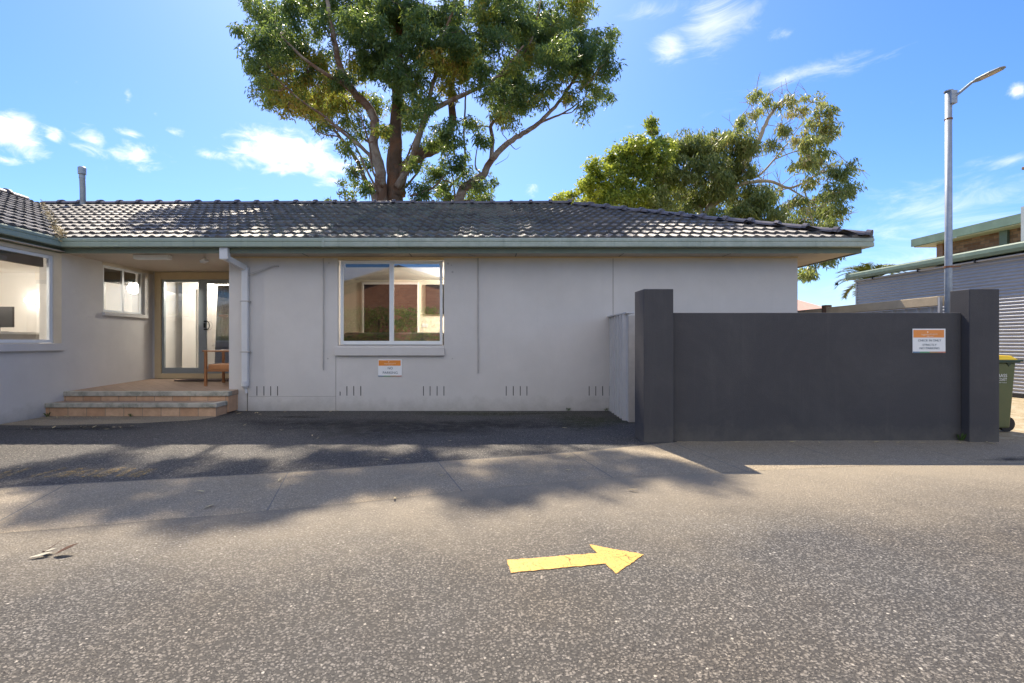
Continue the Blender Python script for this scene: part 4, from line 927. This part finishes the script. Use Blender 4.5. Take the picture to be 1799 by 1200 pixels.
# ================================================================== plants and trees
def leaf_arrays(tufts, per, L0, W0, droop=.7):
    """tufts: (pos, radius, tint) -> vertex and tint arrays of small leaf blades"""
    C = []; T_ = []
    for (p, r, t) in tufts:
        n = max(3, int(per * random.uniform(.7, 1.3)))
        d = rng.normal(size=(n,3)); d /= np.linalg.norm(d, axis=1)[:,None]; q = rng.random(n)**.45
        C.append(np.array(p) + d*(q*r)[:,None]*np.array([1,1,.85])); T_.append(np.clip(t + rng.normal(0,.17,n), 0, 1))
    C = np.concatenate(C); T_ = np.concatenate(T_); n = len(C)
    D = rng.normal(size=(n,3)); D /= np.linalg.norm(D, axis=1)[:,None]; D[:,2] -= droop*1.3; D /= np.linalg.norm(D, axis=1)[:,None]
    S_ = np.cross(D, rng.normal(size=(n,3))); S_ /= np.linalg.norm(S_, axis=1)[:,None]
    Nn = np.cross(D, S_); L = L0*rng.uniform(.6,1.3,n)[:,None]; w_ = W0*rng.uniform(.7,1.25,n)[:,None]
    V = np.empty((n,4,3)); V[:,0] = C; V[:,1] = C + D*L*.42 + S_*w_; V[:,2] = C + D*L + Nn*L*.12; V[:,3] = C + D*L*.42 - S_*w_
    return V.reshape(-1,3), T_
def leaf_obj(name, V, T_, mat, parent):
    n = len(T_); me = bpy.data.meshes.new(name); off = np.array(wloc(parent)); V = V - off
    me.vertices.add(n*4); me.vertices.foreach_set('co', V.astype(np.float32).ravel())
    me.loops.add(n*4); me.loops.foreach_set('vertex_index', np.arange(n*4, dtype=np.int32))
    me.polygons.add(n); me.polygons.foreach_set('loop_start', np.arange(0,n*4,4,dtype=np.int32)); me.polygons.foreach_set('loop_total', np.full(n,4,dtype=np.int32))
    a = me.attributes.new('tint','FLOAT','FACE'); a.data.foreach_set('value', T_.astype(np.float32))
    me.materials.append(MATS[mat]); me.update(calc_edges=True)
    o = bpy.data.objects.new(name, me); COL.objects.link(o); o.parent = parent; return o
def rnd3(): 
    v = Vector((random.gauss(0,1), random.gauss(0,1), random.gauss(0,1))); return v.normalized()
def limb(mb, pts, r0, r1, n=8, nodes=None, wob=.0):
    """smooth tapered limb through points (Catmull-Rom)"""
    P_ = [Vector(p) for p in pts]; out = []
    Q = [P_[0]*2-P_[1]] + P_ + [P_[-1]*2-P_[-2]]
    for i in range(1, len(Q)-2):
        for k in range(5):
            t = k/5; a,b,c,d = Q[i-1],Q[i],Q[i+1],Q[i+2]
            out.append(.5*((2*b)+(c-a)*t+(2*a-5*b+4*c-d)*t*t+(3*b-a-3*c+d)*t**3) + rnd3()*wob)
    out.append(P_[-1]); m_ = len(out); rad = [r0 + (r1-r0)*(i/(m_-1))**.85 for i in range(m_)]
    mb.tube(out, rad, n, cap=True)
    if nodes is not None: nodes += [(p, r) for p, r in zip(out, rad)]
    return out
def grow(mb, nodes, target, r_end=.012, sag=.1, n=6, reach=1.0):
    best = None; bd = 1e9
    for (p, r) in nodes:
        v = target - p; dd = v.length + max(0, p.z - target.z + .1)*1.6 
        if dd < bd: bd = dd; best = (p, r)
    p, r = best; v = target - p; L = v.length
    if L < .05: return []
    r0 = min(r*.75, .012 + .018*L); mid = p + v*.45 + rnd3()*L*.10 + Vector((0,0,-sag*L*.5)); q = p + v*.75 + rnd3()*L*.06
    pts = [p, mid, q, target]; new = []
    out = limb(mb, pts, r0, r_end, n, new, L*.006)
    nodes += new[4:]; return new
def tree(name, label, base_px, D0, limbs, clumps, extra, leafmat, bark, L0, W0, per, tufts_k, trunk_r, group='gum trees behind the house', tintf=None, twig=.005, droop=.7, depth=2.2, dark_limbs=None, tr=.27, sparse=False, bare=0):
    bx = (base_px[0]-CX)/F*D0
    root = thing(name, label, 'tree', (bx, D0, 0), group)
    mb = MB(); mbd = MB(); nodes = []
    for i, (pts, r0, r1, y0, y1) in enumerate(limbs):
        P_ = []
        n = len(pts)
        for k, (x, y) in enumerate(pts): P_.append(at(x, y, D0 + y0 + (y1-y0)*k/(n-1)))
        limb(mbd if (dark_limbs and i in dark_limbs) else mb, P_, r0*.85, r1*.8, 10, nodes, r0*.10)
    tufts = []; cl = []
    for (x, y, r, t) in clumps:
        dd = D0 + random.uniform(-depth, depth); c = at(x, y, dd); w = 1.0
        if sparse and r < 17: r *= 1.5; w = .42
        cl.append((c, r/F*dd, t, w))
    cl += [(a, b, c_, 1.0) for a, b, c_ in extra]
    cl.sort(key=lambda q: q[0].z)
    for (c, r, t, w) in cl:
        new = grow(mb, nodes, c, .012, .08)
        loc = nodes[-max(4, len(new)//2):] if new else nodes[-4:]; loc = list(loc)
        nt_ = max(4, int(w * tufts_k * (r/.8)**2))
        for k in range(nt_):
            d = rnd3(); q = random.random()**.42; p = c + Vector((d.x*r*q, d.y*r*q, d.z*r*q*.8)); tt = t + random.gauss(0,.10)
            tufts.append((tuple(p), tr*random.uniform(.7,1.25), tt))
            if random.random() < .6:
                bp = min(loc, key=lambda a: (a[0]-p).length)[0]; mid = bp.lerp(p,.5)+rnd3()*.06*(p-bp).length
                mb.tube([bp, mid, p], [twig*1.7, twig*1.2, twig*.6], 4, cap=False)
    high = [q for q in nodes if q[0].x > bx + .6 and q[0].z > 5 and q[1] < .10] if bare else []
    for k in range(bare):
        p = random.choice(high)[0]; v = (rnd3() + Vector((.5,0,.7))).normalized(); L = random.uniform(.5,1.3); q = p + v*L*.5; v2 = (v + rnd3()*.6).normalized(); e = q + v2*L*.5
        mb.tube([p, q, e], [.018,.012,.006], 4, cap=False); f = q + (v + rnd3()*.9).normalized()*L*.4; mb.tube([q, f], [.011,.005], 4, cap=False)
    t1 = obj('trunk', mb, bark, root, smooth=True, recalc=False)
    if mbd.v: obj('trunk', mbd, 'bark_dark', root, smooth=True, recalc=False)['label'] = 'dark rough-barked main stems'
    V, T_ = leaf_arrays(tufts, per, L0, W0, droop); leaf_obj('crown', V, T_, leafmat, root)
    return root
GB = (712, 590)     # common stool of the big gum at ground level
limbs = [
 ([(700,640),(694,360),(694,293),(696,216),(698,139),(703,70),(700,0),(706,-70),(712,-150)], .36, .05, 0, .5),
 ([(690,600),(671,358),(667,296),(657,256),(656,203),(620,160),(596,117),(587,68),(577,20),(572,-40),(565,-90)], .26, .04, 0, -1.2),
 ([(690,600),(659,358),(642,318),(624,277),(596,240),(577,219),(540,208)], .14, .03, .2, 1.2),
 ([(667,296),(648,271),(611,240),(570,205),(520,170),(480,130)], .09, .02, 0, -1.5),
 ([(671,310),(640,262),(600,226),(560,205)], .07, .02, 0, .8),
 ([(620,160),(590,140),(560,122),(525,95),(490,60)], .10, .03, -.8, -2),
 ([(700,345),(707,300),(740,273),(771,256),(795,216),(792,173),(794,140),(800,80),(810,0),(815,-60)], .27, .05, 0, 1.6),
 ([(697,330),(710,308),(728,268),(744,216),(757,191),(755,167),(768,123),(774,77),(799,9),(820,-90)], .15, .04, -.2, -1.4),
 ([(758,193),(789,178),(842,154),(879,130),(920,80)], .11, .03, -.9, -1.2),
 ([(696,216),(712,190),(700,170),(680,140),(655,105),(650,50),(640,-40)], .12, .03, .1, 1.2),
 ([(698,190),(706,150),(716,100),(735,60),(745,0)], .10, .03, .2, .9),
 ([(730,600),(805,358),(820,327),(848,308),(863,281),(894,250),(925,231),(956,207),(987,173),(1018,123),(1040,90)], .20, .03, 0, -1.0),
 ([(863,281),(865,244),(863,219),(888,197),(902,167),(903,136),(922,93),(937,62),(950,0)], .085, .025, -.5, .4),
 ([(903,136),(885,114),(872,80),(868,30)], .05, .02, .2, .8),
 ([(925,231),(955,213),(987,200),(1011,185),(1035,165)], .055, .018, -.8, .2),
 ([(750,600),(780,358),(815,300),(815,240),(817,190),(820,120),(822,60),(826,-20)], .06, .02, 1.0, .2),
 ([(848,308),(835,290),(840,250)], .04, .02, -.4, .6),
 ([(894,250),(905,262),(915,258)], .02,.006,-.8,-.8), ([(956,207),(945,220),(930,226)], .02,.006,-.8,-.8),
 ([(690,345),(680,290),(690,240),(715,190),(725,150)], .05,.015,.4,.9), ([(672,330),(655,300),(648,250),(630,200),(600,170)], .05,.015,-.3,-1.5), ([(712,330),(735,300),(750,265),(790,225),(820,205)], .05,.015,.2,-.8),
 ([(705,300),(722,260),(735,230),(748,200),(745,150)], .04,.012,-.4,.9), ([(665,340),(640,290),(620,250),(585,222),(560,212)], .05,.012,-.3,-.3), ([(720,345),(760,330),(790,300),(830,290)], .045,.012,-.3,-.6), ([(800,350),(795,310),(785,270),(780,230)], .04,.012,.3,.6),
 ([(596,240),(560,232),(530,200),(505,195)], .03,.01,-.6,-1.2), ([(657,256),(630,235),(600,190),(560,150),(520,130)], .05,.012,0,1.4), ([(744,216),(760,180),(790,140),(800,110)], .04,.012,-.8,.2), ([(987,173),(1000,150),(1030,140),(1050,125)], .03,.01,-.8,0),
 ([(870,290),(890,278),(895,268)], .012,.004,-.6,-.8),
]
dl = {0, 6}
cl = [(470,25,50,.2),(440,5,22,.3),(455,75,42,.15),(500,55,42,.2),(452,125,28,.15),(485,110,35,.25),(465,155,22,.55),(500,150,36,.75),(540,125,36,.6),(520,185,30,.7),(560,185,34,.8),(490,178,20,.6),
 (600,195,30,.7),(590,150,34,.8),(545,60,26,.3),(600,15,48,.2),(645,50,42,.2),(655,100,40,.2),(560,205,20,.3),(630,220,26,.5),(610,260,10,.4),(635,290,16,.2),(622,305,12,.2),(655,180,28,.6),
 (700,50,50,.15),(690,110,44,.15),(735,30,40,.2),(740,80,36,.2),(725,140,34,.35),(765,40,36,.5),(760,110,26,.75),(812,55,40,.15),(805,85,34,.3),(795,120,28,.85),(825,110,30,.75),(790,150,26,.7),(730,190,30,.4),(700,180,20,.3),
 (890,20,50,.2),(930,45,50,.2),(880,70,36,.3),(975,50,50,.3),(1012,15,34,.7),(1000,100,46,.2),(1050,70,34,.4),(1068,108,28,.2),(1040,135,38,.6),(1062,160,22,.2),(975,95,34,.35),(925,105,26,.7),(915,130,38,.35),(900,160,40,.25),
 (880,185,28,.6),(912,185,24,.3),(978,152,20,.75),(1020,188,22,.4),(1000,170,16,.6),(875,205,18,.75),(850,150,30,.4),(860,120,28,.5),(795,235,34,.2),(838,240,24,.3),(770,245,26,.35),(830,220,20,.3),(765,305,36,.15),(810,295,32,.2),
 (845,325,26,.2),(828,345,24,.3),(745,335,28,.15),(785,345,26,.45),(720,215,26,.3),(680,230,16,.7),(640,330,10,.3),(700,285,22,.5),(690,250,20,.4),(725,290,16,.5),(670,230,18,.75),(735,255,18,.6),(855,345,14,.1),(960,140,16,.3),(500,100,30,.5),(570,230,16,.4),(535,165,30,.9),(620,120,26,.7),
 (480,90,34,.15),(520,20,30,.2),(560,20,26,.3),(665,20,44,.15),(850,15,30,.6),(850,45,26,.7),(955,85,34,.3),(1030,110,34,.3)]
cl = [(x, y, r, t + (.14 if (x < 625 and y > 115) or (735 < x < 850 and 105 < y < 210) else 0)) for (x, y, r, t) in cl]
ex = []
random.seed(21)
# upper crown, above what the frame shows; it casts the dappled shade on roof, path and road
for (px, py) in ((20,835),(70,826),(130,815),(190,806),(60,855),(110,848),(130,868),(200,850),(190,878),(250,868),(300,842),(235,900),(300,888),(360,880),(400,862),(440,825),(385,832),(280,812),
        (540,808),(600,804),(660,806),(715,800),(560,838),(640,835),(700,828),(545,872),(500,885),(630,862),(600,850),(735,845),(870,852),(820,862),(905,832),(955,846),(1015,852),(855,874),(1000,822),(1055,812),
        (1120,815),(1155,826),(1195,832),(1090,838),(930,808),(760,812),(450,845),(470,875),(1230,834),(780,835),(340,905),(915,862),(160,892),(680,845)):
    g = gp(px, py); z = random.uniform(12.9, 15.4)
    ex.append((Vector((g.x + SUN.x/SUN.z*z, g.y + SUN.y/SUN.z*z, z)), random.uniform(.30,.42), random.uniform(.1,.6)))
for (yy, Yr, zr, xs) in ((405,8.3,3.05,range(680,1060,55)),(387,9.7,3.6,range(560,1090,48)),(369,11.4,4.35,range(490,1130,45))):
    for px in xs:
        X = (px-CX)/F*Yr; Yt = random.uniform(14.6,16.8); z = zr + (Yt-Yr)/.76
        ex.append((Vector((X - .15*(z-zr), Yt, z)), random.uniform(.36,.48), random.uniform(.0,.5)))
cl += [(x + random.uniform(-28,28), min(210, y + random.uniform(-26,26)), r*.8, t + random.uniform(-.15,.15)) for (x, y, r, t) in cl if y < 205 and r > 24 and 480 < x < 1040 for _ in (0,)]
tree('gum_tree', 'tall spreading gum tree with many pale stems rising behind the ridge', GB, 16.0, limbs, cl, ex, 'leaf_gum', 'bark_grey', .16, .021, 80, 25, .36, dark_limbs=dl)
random.seed(5)
# second gum with open airy right side
limbs2 = [([(1235,640),(1240,400),(1262,350),(1290,315),(1312,285),(1335,240),(1352,205),(1372,180),(1395,172)], .28, .03, 0, 0),
 ([(1262,350),(1300,325),(1350,318),(1385,330),(1410,322),(1440,305),(1475,290)], .12, .02, 0, -.8),
 ([(1290,315),(1330,310),(1360,280),(1385,250),(1410,215)], .08, .015, .2, 1), ([(1312,285),(1300,250),(1290,220),(1310,195)], .05, .012, 0, .6),
 ([(1335,240),(1325,210),(1310,205)], .03, .008, 0, 0), ([(1352,205),(1345,185),(1340,172)], .03, .008, 0, 0), ([(1385,330),(1420,350),(1450,355)], .05, .012, -.4, -1),
 ([(1240,400),(1225,350),(1215,310),(1180,270)], .12, .02, 0, .8), ([(1360,280),(1400,265),(1430,260)], .04, .01, .3, .5), ([(1410,322),(1430,400),(1440,470)], .04, .01, -.6, -1.5)]
cl2 = [(1165,305,30,.4),(1160,350,32,.4),(1195,385,30,.35),(1250,385,30,.4),(1300,380,30,.4),(1230,270,34,.5),(1265,330,34,.45),(1310,265,22,.6),(1345,355,28,.3),(1390,395,26,.3),(1305,300,24,.5),(1175,262,30,.5),(1210,255,32,.5),(1250,250,34,.55),(1290,252,34,.6),(1200,300,38,.4),(1240,300,38,.35),(1280,295,36,.5),(1190,345,36,.5),(1230,350,36,.3),(1290,350,32,.3),(1330,370,34,.35),(1370,385,30,.3),
 (1320,330,22,.5),(1440,205,22,.7),(1448,230,20,.6),(1432,255,26,.55),(1440,285,28,.45),(1425,180,14,.8),(1400,190,14,.8),(1382,178,12,.7),(1350,182,10,.7),(1320,200,10,.7),(1495,290,14,.3),(1480,310,20,.25),(1490,330,18,.2),
 (1460,340,26,.25),(1440,365,28,.3),(1420,395,26,.35),(1470,375,22,.3),(1400,360,20,.6),(1415,320,16,.7),(1395,235,14,.8),(1410,290,18,.7),(1440,465,16,.3),(1425,470,12,.3),(1450,455,14,.3),(1418,480,9,.4),(1360,340,14,.6),(1375,220,9,.7),(1330,165,7,.6),(1300,215,8,.6),(1355,260,8,.6),(1460,400,24,.3)]
tree('gum_tree', 'open wispy gum tree leaning right, seen over the right end of the roof', (1235,600), 22.0, limbs2, cl2, [], 'leaf_olive', 'bark_pale', .24, .028, 55, 24, .28, depth=1.4, tr=.30, twig=.013, droop=1.0, sparse=True, bare=150)
limbs3 = [([(1095,640),(1095,380),(1110,330),(1140,290),(1160,250)], .2, .03, 0, 0), ([(1095,380),(1070,345),(1040,330),(1010,340)], .08, .02, 0, 0), ([(1110,330),(1090,300),(1080,280)], .06, .02, 0, .5),
 ([(1140,290),(1150,255),(1146,225),(1140,212)], .04, .008, 0, 0), ([(1110,330),(1150,340),(1170,330)], .05, .02, 0, 0), ([(1080,280),(1105,262),(1128,240)], .02, .006, .5,.5)]
cl3 = [(1020,358,22,.7),(1060,358,24,.5),(1105,360,26,.4),(1140,355,26,.35),(1165,300,24,.35),(985,350,14,.8),(1005,342,16,.7),(1030,325,22,.8),(1055,300,24,.7),(1070,285,22,.6),(1095,268,26,.5),(1130,258,26,.5),(1050,335,26,.9),(1080,315,32,.5),(1115,295,34,.35),(1110,340,34,.5),(1145,285,30,.4),(1150,330,30,.4),(1075,352,22,.6),(1140,218,9,.2),(1150,228,7,.2),(1035,350,18,.8),(1165,265,24,.4)]
tree('bushy_tree', 'dense bright green tree left of the wispy gum', (1095,600), 21.0, limbs3, cl3, [], 'leaf_bright', 'bark_pale', .17, .036, 70, 26, .2, group='trees behind the house', depth=1.0, tr=.27, droop=.3)
limbs4 = [([(612,600),(612,380),(606,350),(602,325)], .05, .008, 0, 0), ([(612,375),(620,345),(624,322)], .025, .006, 0, .2), ([(612,378),(598,352),(595,335)], .02, .006, 0, -.2)]
cl4 = [(603,328,9,.7),(612,345,10,.8),(622,325,8,.7),(598,340,7,.7),(622,345,9,.8),(610,360,10,.8),(575,357,6,.8)]
tree('sapling', 'small yellow-green sapling just above the ridge left of the big gum', (612,600), 14.6, limbs4, cl4, [], 'leaf_bright', 'bark_pale', .13, .02, 16, 40, .05, group='trees behind the house', depth=.2, tr=.12, droop=-.4)
# palm
def palm(label, c, zc, n=26, L=1.9):
    root = thing('palm_tree', label, 'tree', (c[0], c[1], 0)); cc = Vector((c[0], c[1], zc))
    obj('trunk', MB().tube([(c[0],c[1],0),(c[0]+.05,c[1],zc*.5),(c[0],c[1],zc)], [.32,.26,.28], 14), 'palm_trunk', root)
    for i in range(n):
        a = 2*math.pi*i/n*1.618*3; el = R(random.uniform(5, 78)); mb = MB(); pts = []
        for k in range(13):
            t = k/12; e2 = el - t*t*R(75); pts.append((t, e2))
        p = Vector(cc); line = [p.copy()]
        for k in range(12):
            e2 = el - (k/12)**1.4*R(95); p = p + Vector((math.cos(a)*math.cos(e2), math.sin(a)*math.cos(e2), math.sin(e2)))*L/12; line.append(p.copy())
        mb.tube(line, [.02*(1-k/14) for k in range(13)], 5, cap=False)
        for k in range(48):
            t = 1 + 11*k/48; i0 = int(t); q = line[i0].lerp(line[min(12,i0+1)], t-i0); d = (line[min(12,i0+1)]-line[i0]).normalized(); sd = d.cross(Vector((0,0,1))).normalized()
            for s_ in (-1, 1):
                tip = q + (sd*s_*.8 + d*.75 + Vector((0,0,random.uniform(-.1,.25)))).normalized()*.30*(1-.5*abs(k/48-.4)); w_ = d*.020
                mb.add([q-w_, q+w_, tip], [(0,1,2)])
        obj('frond', mb, 'palm_green', root, recalc=False)
palm('yellow-green palm showing its fronds behind the corrugated shed', (13.15,16.6), 3.2, 30, 1.1)
# weeds
def weed(label, x, y, n, h, z=0):
    root = None; mb = MB()
    for i in range(n):
        a = random.uniform(0, 6.28); b = Vector((x+random.uniform(-.02,.02), y+random.uniform(-.02,.0), z)); t = b + Vector((math.cos(a)*h*.6, -abs(math.sin(a))*h*.5, h*random.uniform(.5,1))); sd = Vector((-math.sin(a), math.cos(a), 0))*h*.07; mm = b.lerp(t,.6)+Vector((0,0,h*.15))
        mb.add([b, mm-sd, t, mm+sd], [(0,1,2,3)])
    return tag(obj('weed', mb, 'leaf_weed', recalc=False), label, 'plant')
q = gp(995,719); weed('tiny green weed at the foot of the grey house wall', q.x, 8.44, 16, .07)
q = gp(1685,768); weed('grassy weed where dark wall meets the right pillar', 5.77, 5.90, 22, .12)
weed('weed in the corner of the ribbed fence and house wall', 2.08, 8.42, 20, .07); weed('leafy weed at the base of the lower porch step', -5.7, 7.77, 22, .07); weed('weed clump where the lower step meets the left wing wall', -7.02, 7.75, 22, .09)
# fallen leaves
def leaf_shape(mb, c, a, L, w, tilt=0.0, curl=.25):
    d = Vector((math.cos(a), math.sin(a), 0)); s = Vector((-math.sin(a), math.cos(a), 0)); N_ = 7; vs = []
    for i in range(N_):
        t = i/(N_-1); ww = w*math.sin(math.pi*min(1, t**.75*.98+.01)); z = c[2] + .003 + tilt*t*L + curl*L*.3*(t-.5)**2
        p = Vector((c[0],c[1],0)) + d*L*t; vs += [(p.x-s.x*ww, p.y-s.y*ww, z+ww*.35), (p.x, p.y, z), (p.x+s.x*ww, p.y+s.y*ww, z+ww*.35)]
    mb.add(vs, [f for i in range(N_-1) for f in ((3*i,3*i+1,3*i+4,3*i+3),(3*i+1,3*i+2,3*i+5,3*i+4))])
g0 = gp(90,972)
tw = thing('leaf_sprig', 'fallen sprig with curled pale and brown leaves on the road at left', 'leaf', (g0.x,g0.y,0))
mb = MB(); a = gp(92,976,.0); leaf_shape(mb, (a.x,a.y,.012), math.atan2(-.35,-.6)+0, .10, .017, -.08, .7); a = gp(78,974); leaf_shape(mb, (a.x,a.y,.008), .25, .06, .018, .25, .9); obj('leaf', mb, 'leaf_pale', tw)
mb = MB(); a = gp(95,978); leaf_shape(mb, (a.x,a.y,.004), .50, .11, .027, .42, .3); obj('leaf', mb, 'leaf_brown', tw)
mb = MB(); a = gp(80,972); b = gp(113,956); mb.tube([(a.x,a.y,.012),((a.x+b.x)/2,(a.y+b.y)/2-.01,.022),(b.x,b.y-.02,.03)], [.0022,.0016,.001], 6); mb.tube([(a.x-.015,a.y,.01),(a.x+.02,a.y-.005,.014)], .004, 6); obj('stem', mb, 'twig', tw)
random.seed(99)
proto = MB(); leaf_shape(proto, (0,0,0), 0, .075, .010, .08, .4)
first = None
spots = [(random.gauss(-3.9,.45), random.uniform(7.9,8.38)) for _ in range(14)] + [(random.gauss(-2.7,.2), random.uniform(8.1,8.4)) for _ in range(5)] + [(random.uniform(-6.9,-5.4), random.uniform(7.55,7.76)) for _ in range(14)] + [(random.gauss(-5.4,.6), random.gauss(6.7,.2)) for _ in range(12)] + [(random.uniform(-5,2), random.uniform(5.2,7.3)) for _ in range(9)] + [(random.uniform(2.3,6.1), random.uniform(5.6,5.8) if random.random() < .0 else random.uniform(5.72,5.80)) for _ in range(16)] + [(random.uniform(-6,3), random.uniform(3.2,5.0)) for _ in range(14)]
for i, (x, y) in enumerate(spots):
    if i == 0: o = obj('fallen_leaf', proto, 'leaf_dry', recalc=False); first = o
    else: o = first.copy(); COL.objects.link(o)
    o.location = (x, y, .006); o.rotation_euler = (random.uniform(-.2,.2), random.uniform(-.15,.15), random.uniform(0,6.28)); s_ = random.uniform(.7,1.25); o.scale = (s_,s_,s_)
    tag(o, 'small dry leaf scattered on the paving near the house', 'leaf', 'fallen leaves by the house')
# leaf litter in the valley and on the roof
V, T_ = leaf_arrays([(tuple(vl[0].lerp(vl[1], random.random()**1.8) + Vector((.06,-.06,.04))), .10, .5) for _ in range(60)], 9, .07, .010, 0.0)
lit = bpy.data.objects.new('leaf_litter', None)
mbl = MB(); mbl.add([tuple(v) for v in V], [(4*i,4*i+1,4*i+2,4*i+3) for i in range(len(T_))])
tag(obj('leaf_litter', mbl, 'leaf_dry', recalc=False), 'orange dry leaf litter piled in the roof valley', 'leaves', kind='stuff')
bpy.data.objects.remove(lit)
# ================================================================== across the road (seen mirrored in the windows)
hg = thing('hedge', 'clipped green hedge across the road, mirrored in the large window', 'hedge', (-2,-5,0))
tf = [((random.uniform(-12,8), random.uniform(-5.4,-4.6), random.uniform(.2,2.7)), .22, random.uniform(.2,.9)) for _ in range(3200)]
V, T_ = leaf_arrays(tf, 14, .10, .03, .2); leaf_obj('foliage', V, T_, 'leaf_hedge', hg)
[obj('stem', MB().tube([(x,-5,0),(x+.1,-5,2.2)], .05, 6), 'bark_dark', hg) for x in range(-11,8,2)]
oh = thing('opposite_house', 'red brick gabled house across the road, mirrored in the large window', 'house', (-2,-9,0))
pass
obj('wall', MB().box(-9,3.5,-16,-8.5,0,3.1).add([(-9,-8.5,3.1),(3.5,-8.5,3.1),(-2.75,-8.5,5.0),(-9,-8.9,3.1),(3.5,-8.9,3.1),(-2.75,-8.9,5.0)], [(0,1,2),(3,5,4),(0,2,5,3),(1,4,5,2)]), 'brick_red', oh)
obj('roof', MB().add([(-9.6,-8.1,2.98),(-2.75,-8.1,5.08),(4.1,-8.1,2.98),(4.1,-16,2.98),(-2.75,-16,5.08),(-9.6,-16,2.98),(-9.6,-8.1,3.1),(-2.75,-8.1,5.2),(4.1,-8.1,3.1),(4.1,-16,3.1),(-2.75,-16,5.2),(-9.6,-16,3.1)], [(0,1,4,5),(1,2,3,4),(6,11,10,7),(7,10,9,8),(0,6,7,1),(1,7,8,2),(2,8,9,3),(0,5,11,6)]), 'roof_tile', oh)

oh.location.x -= 1.85
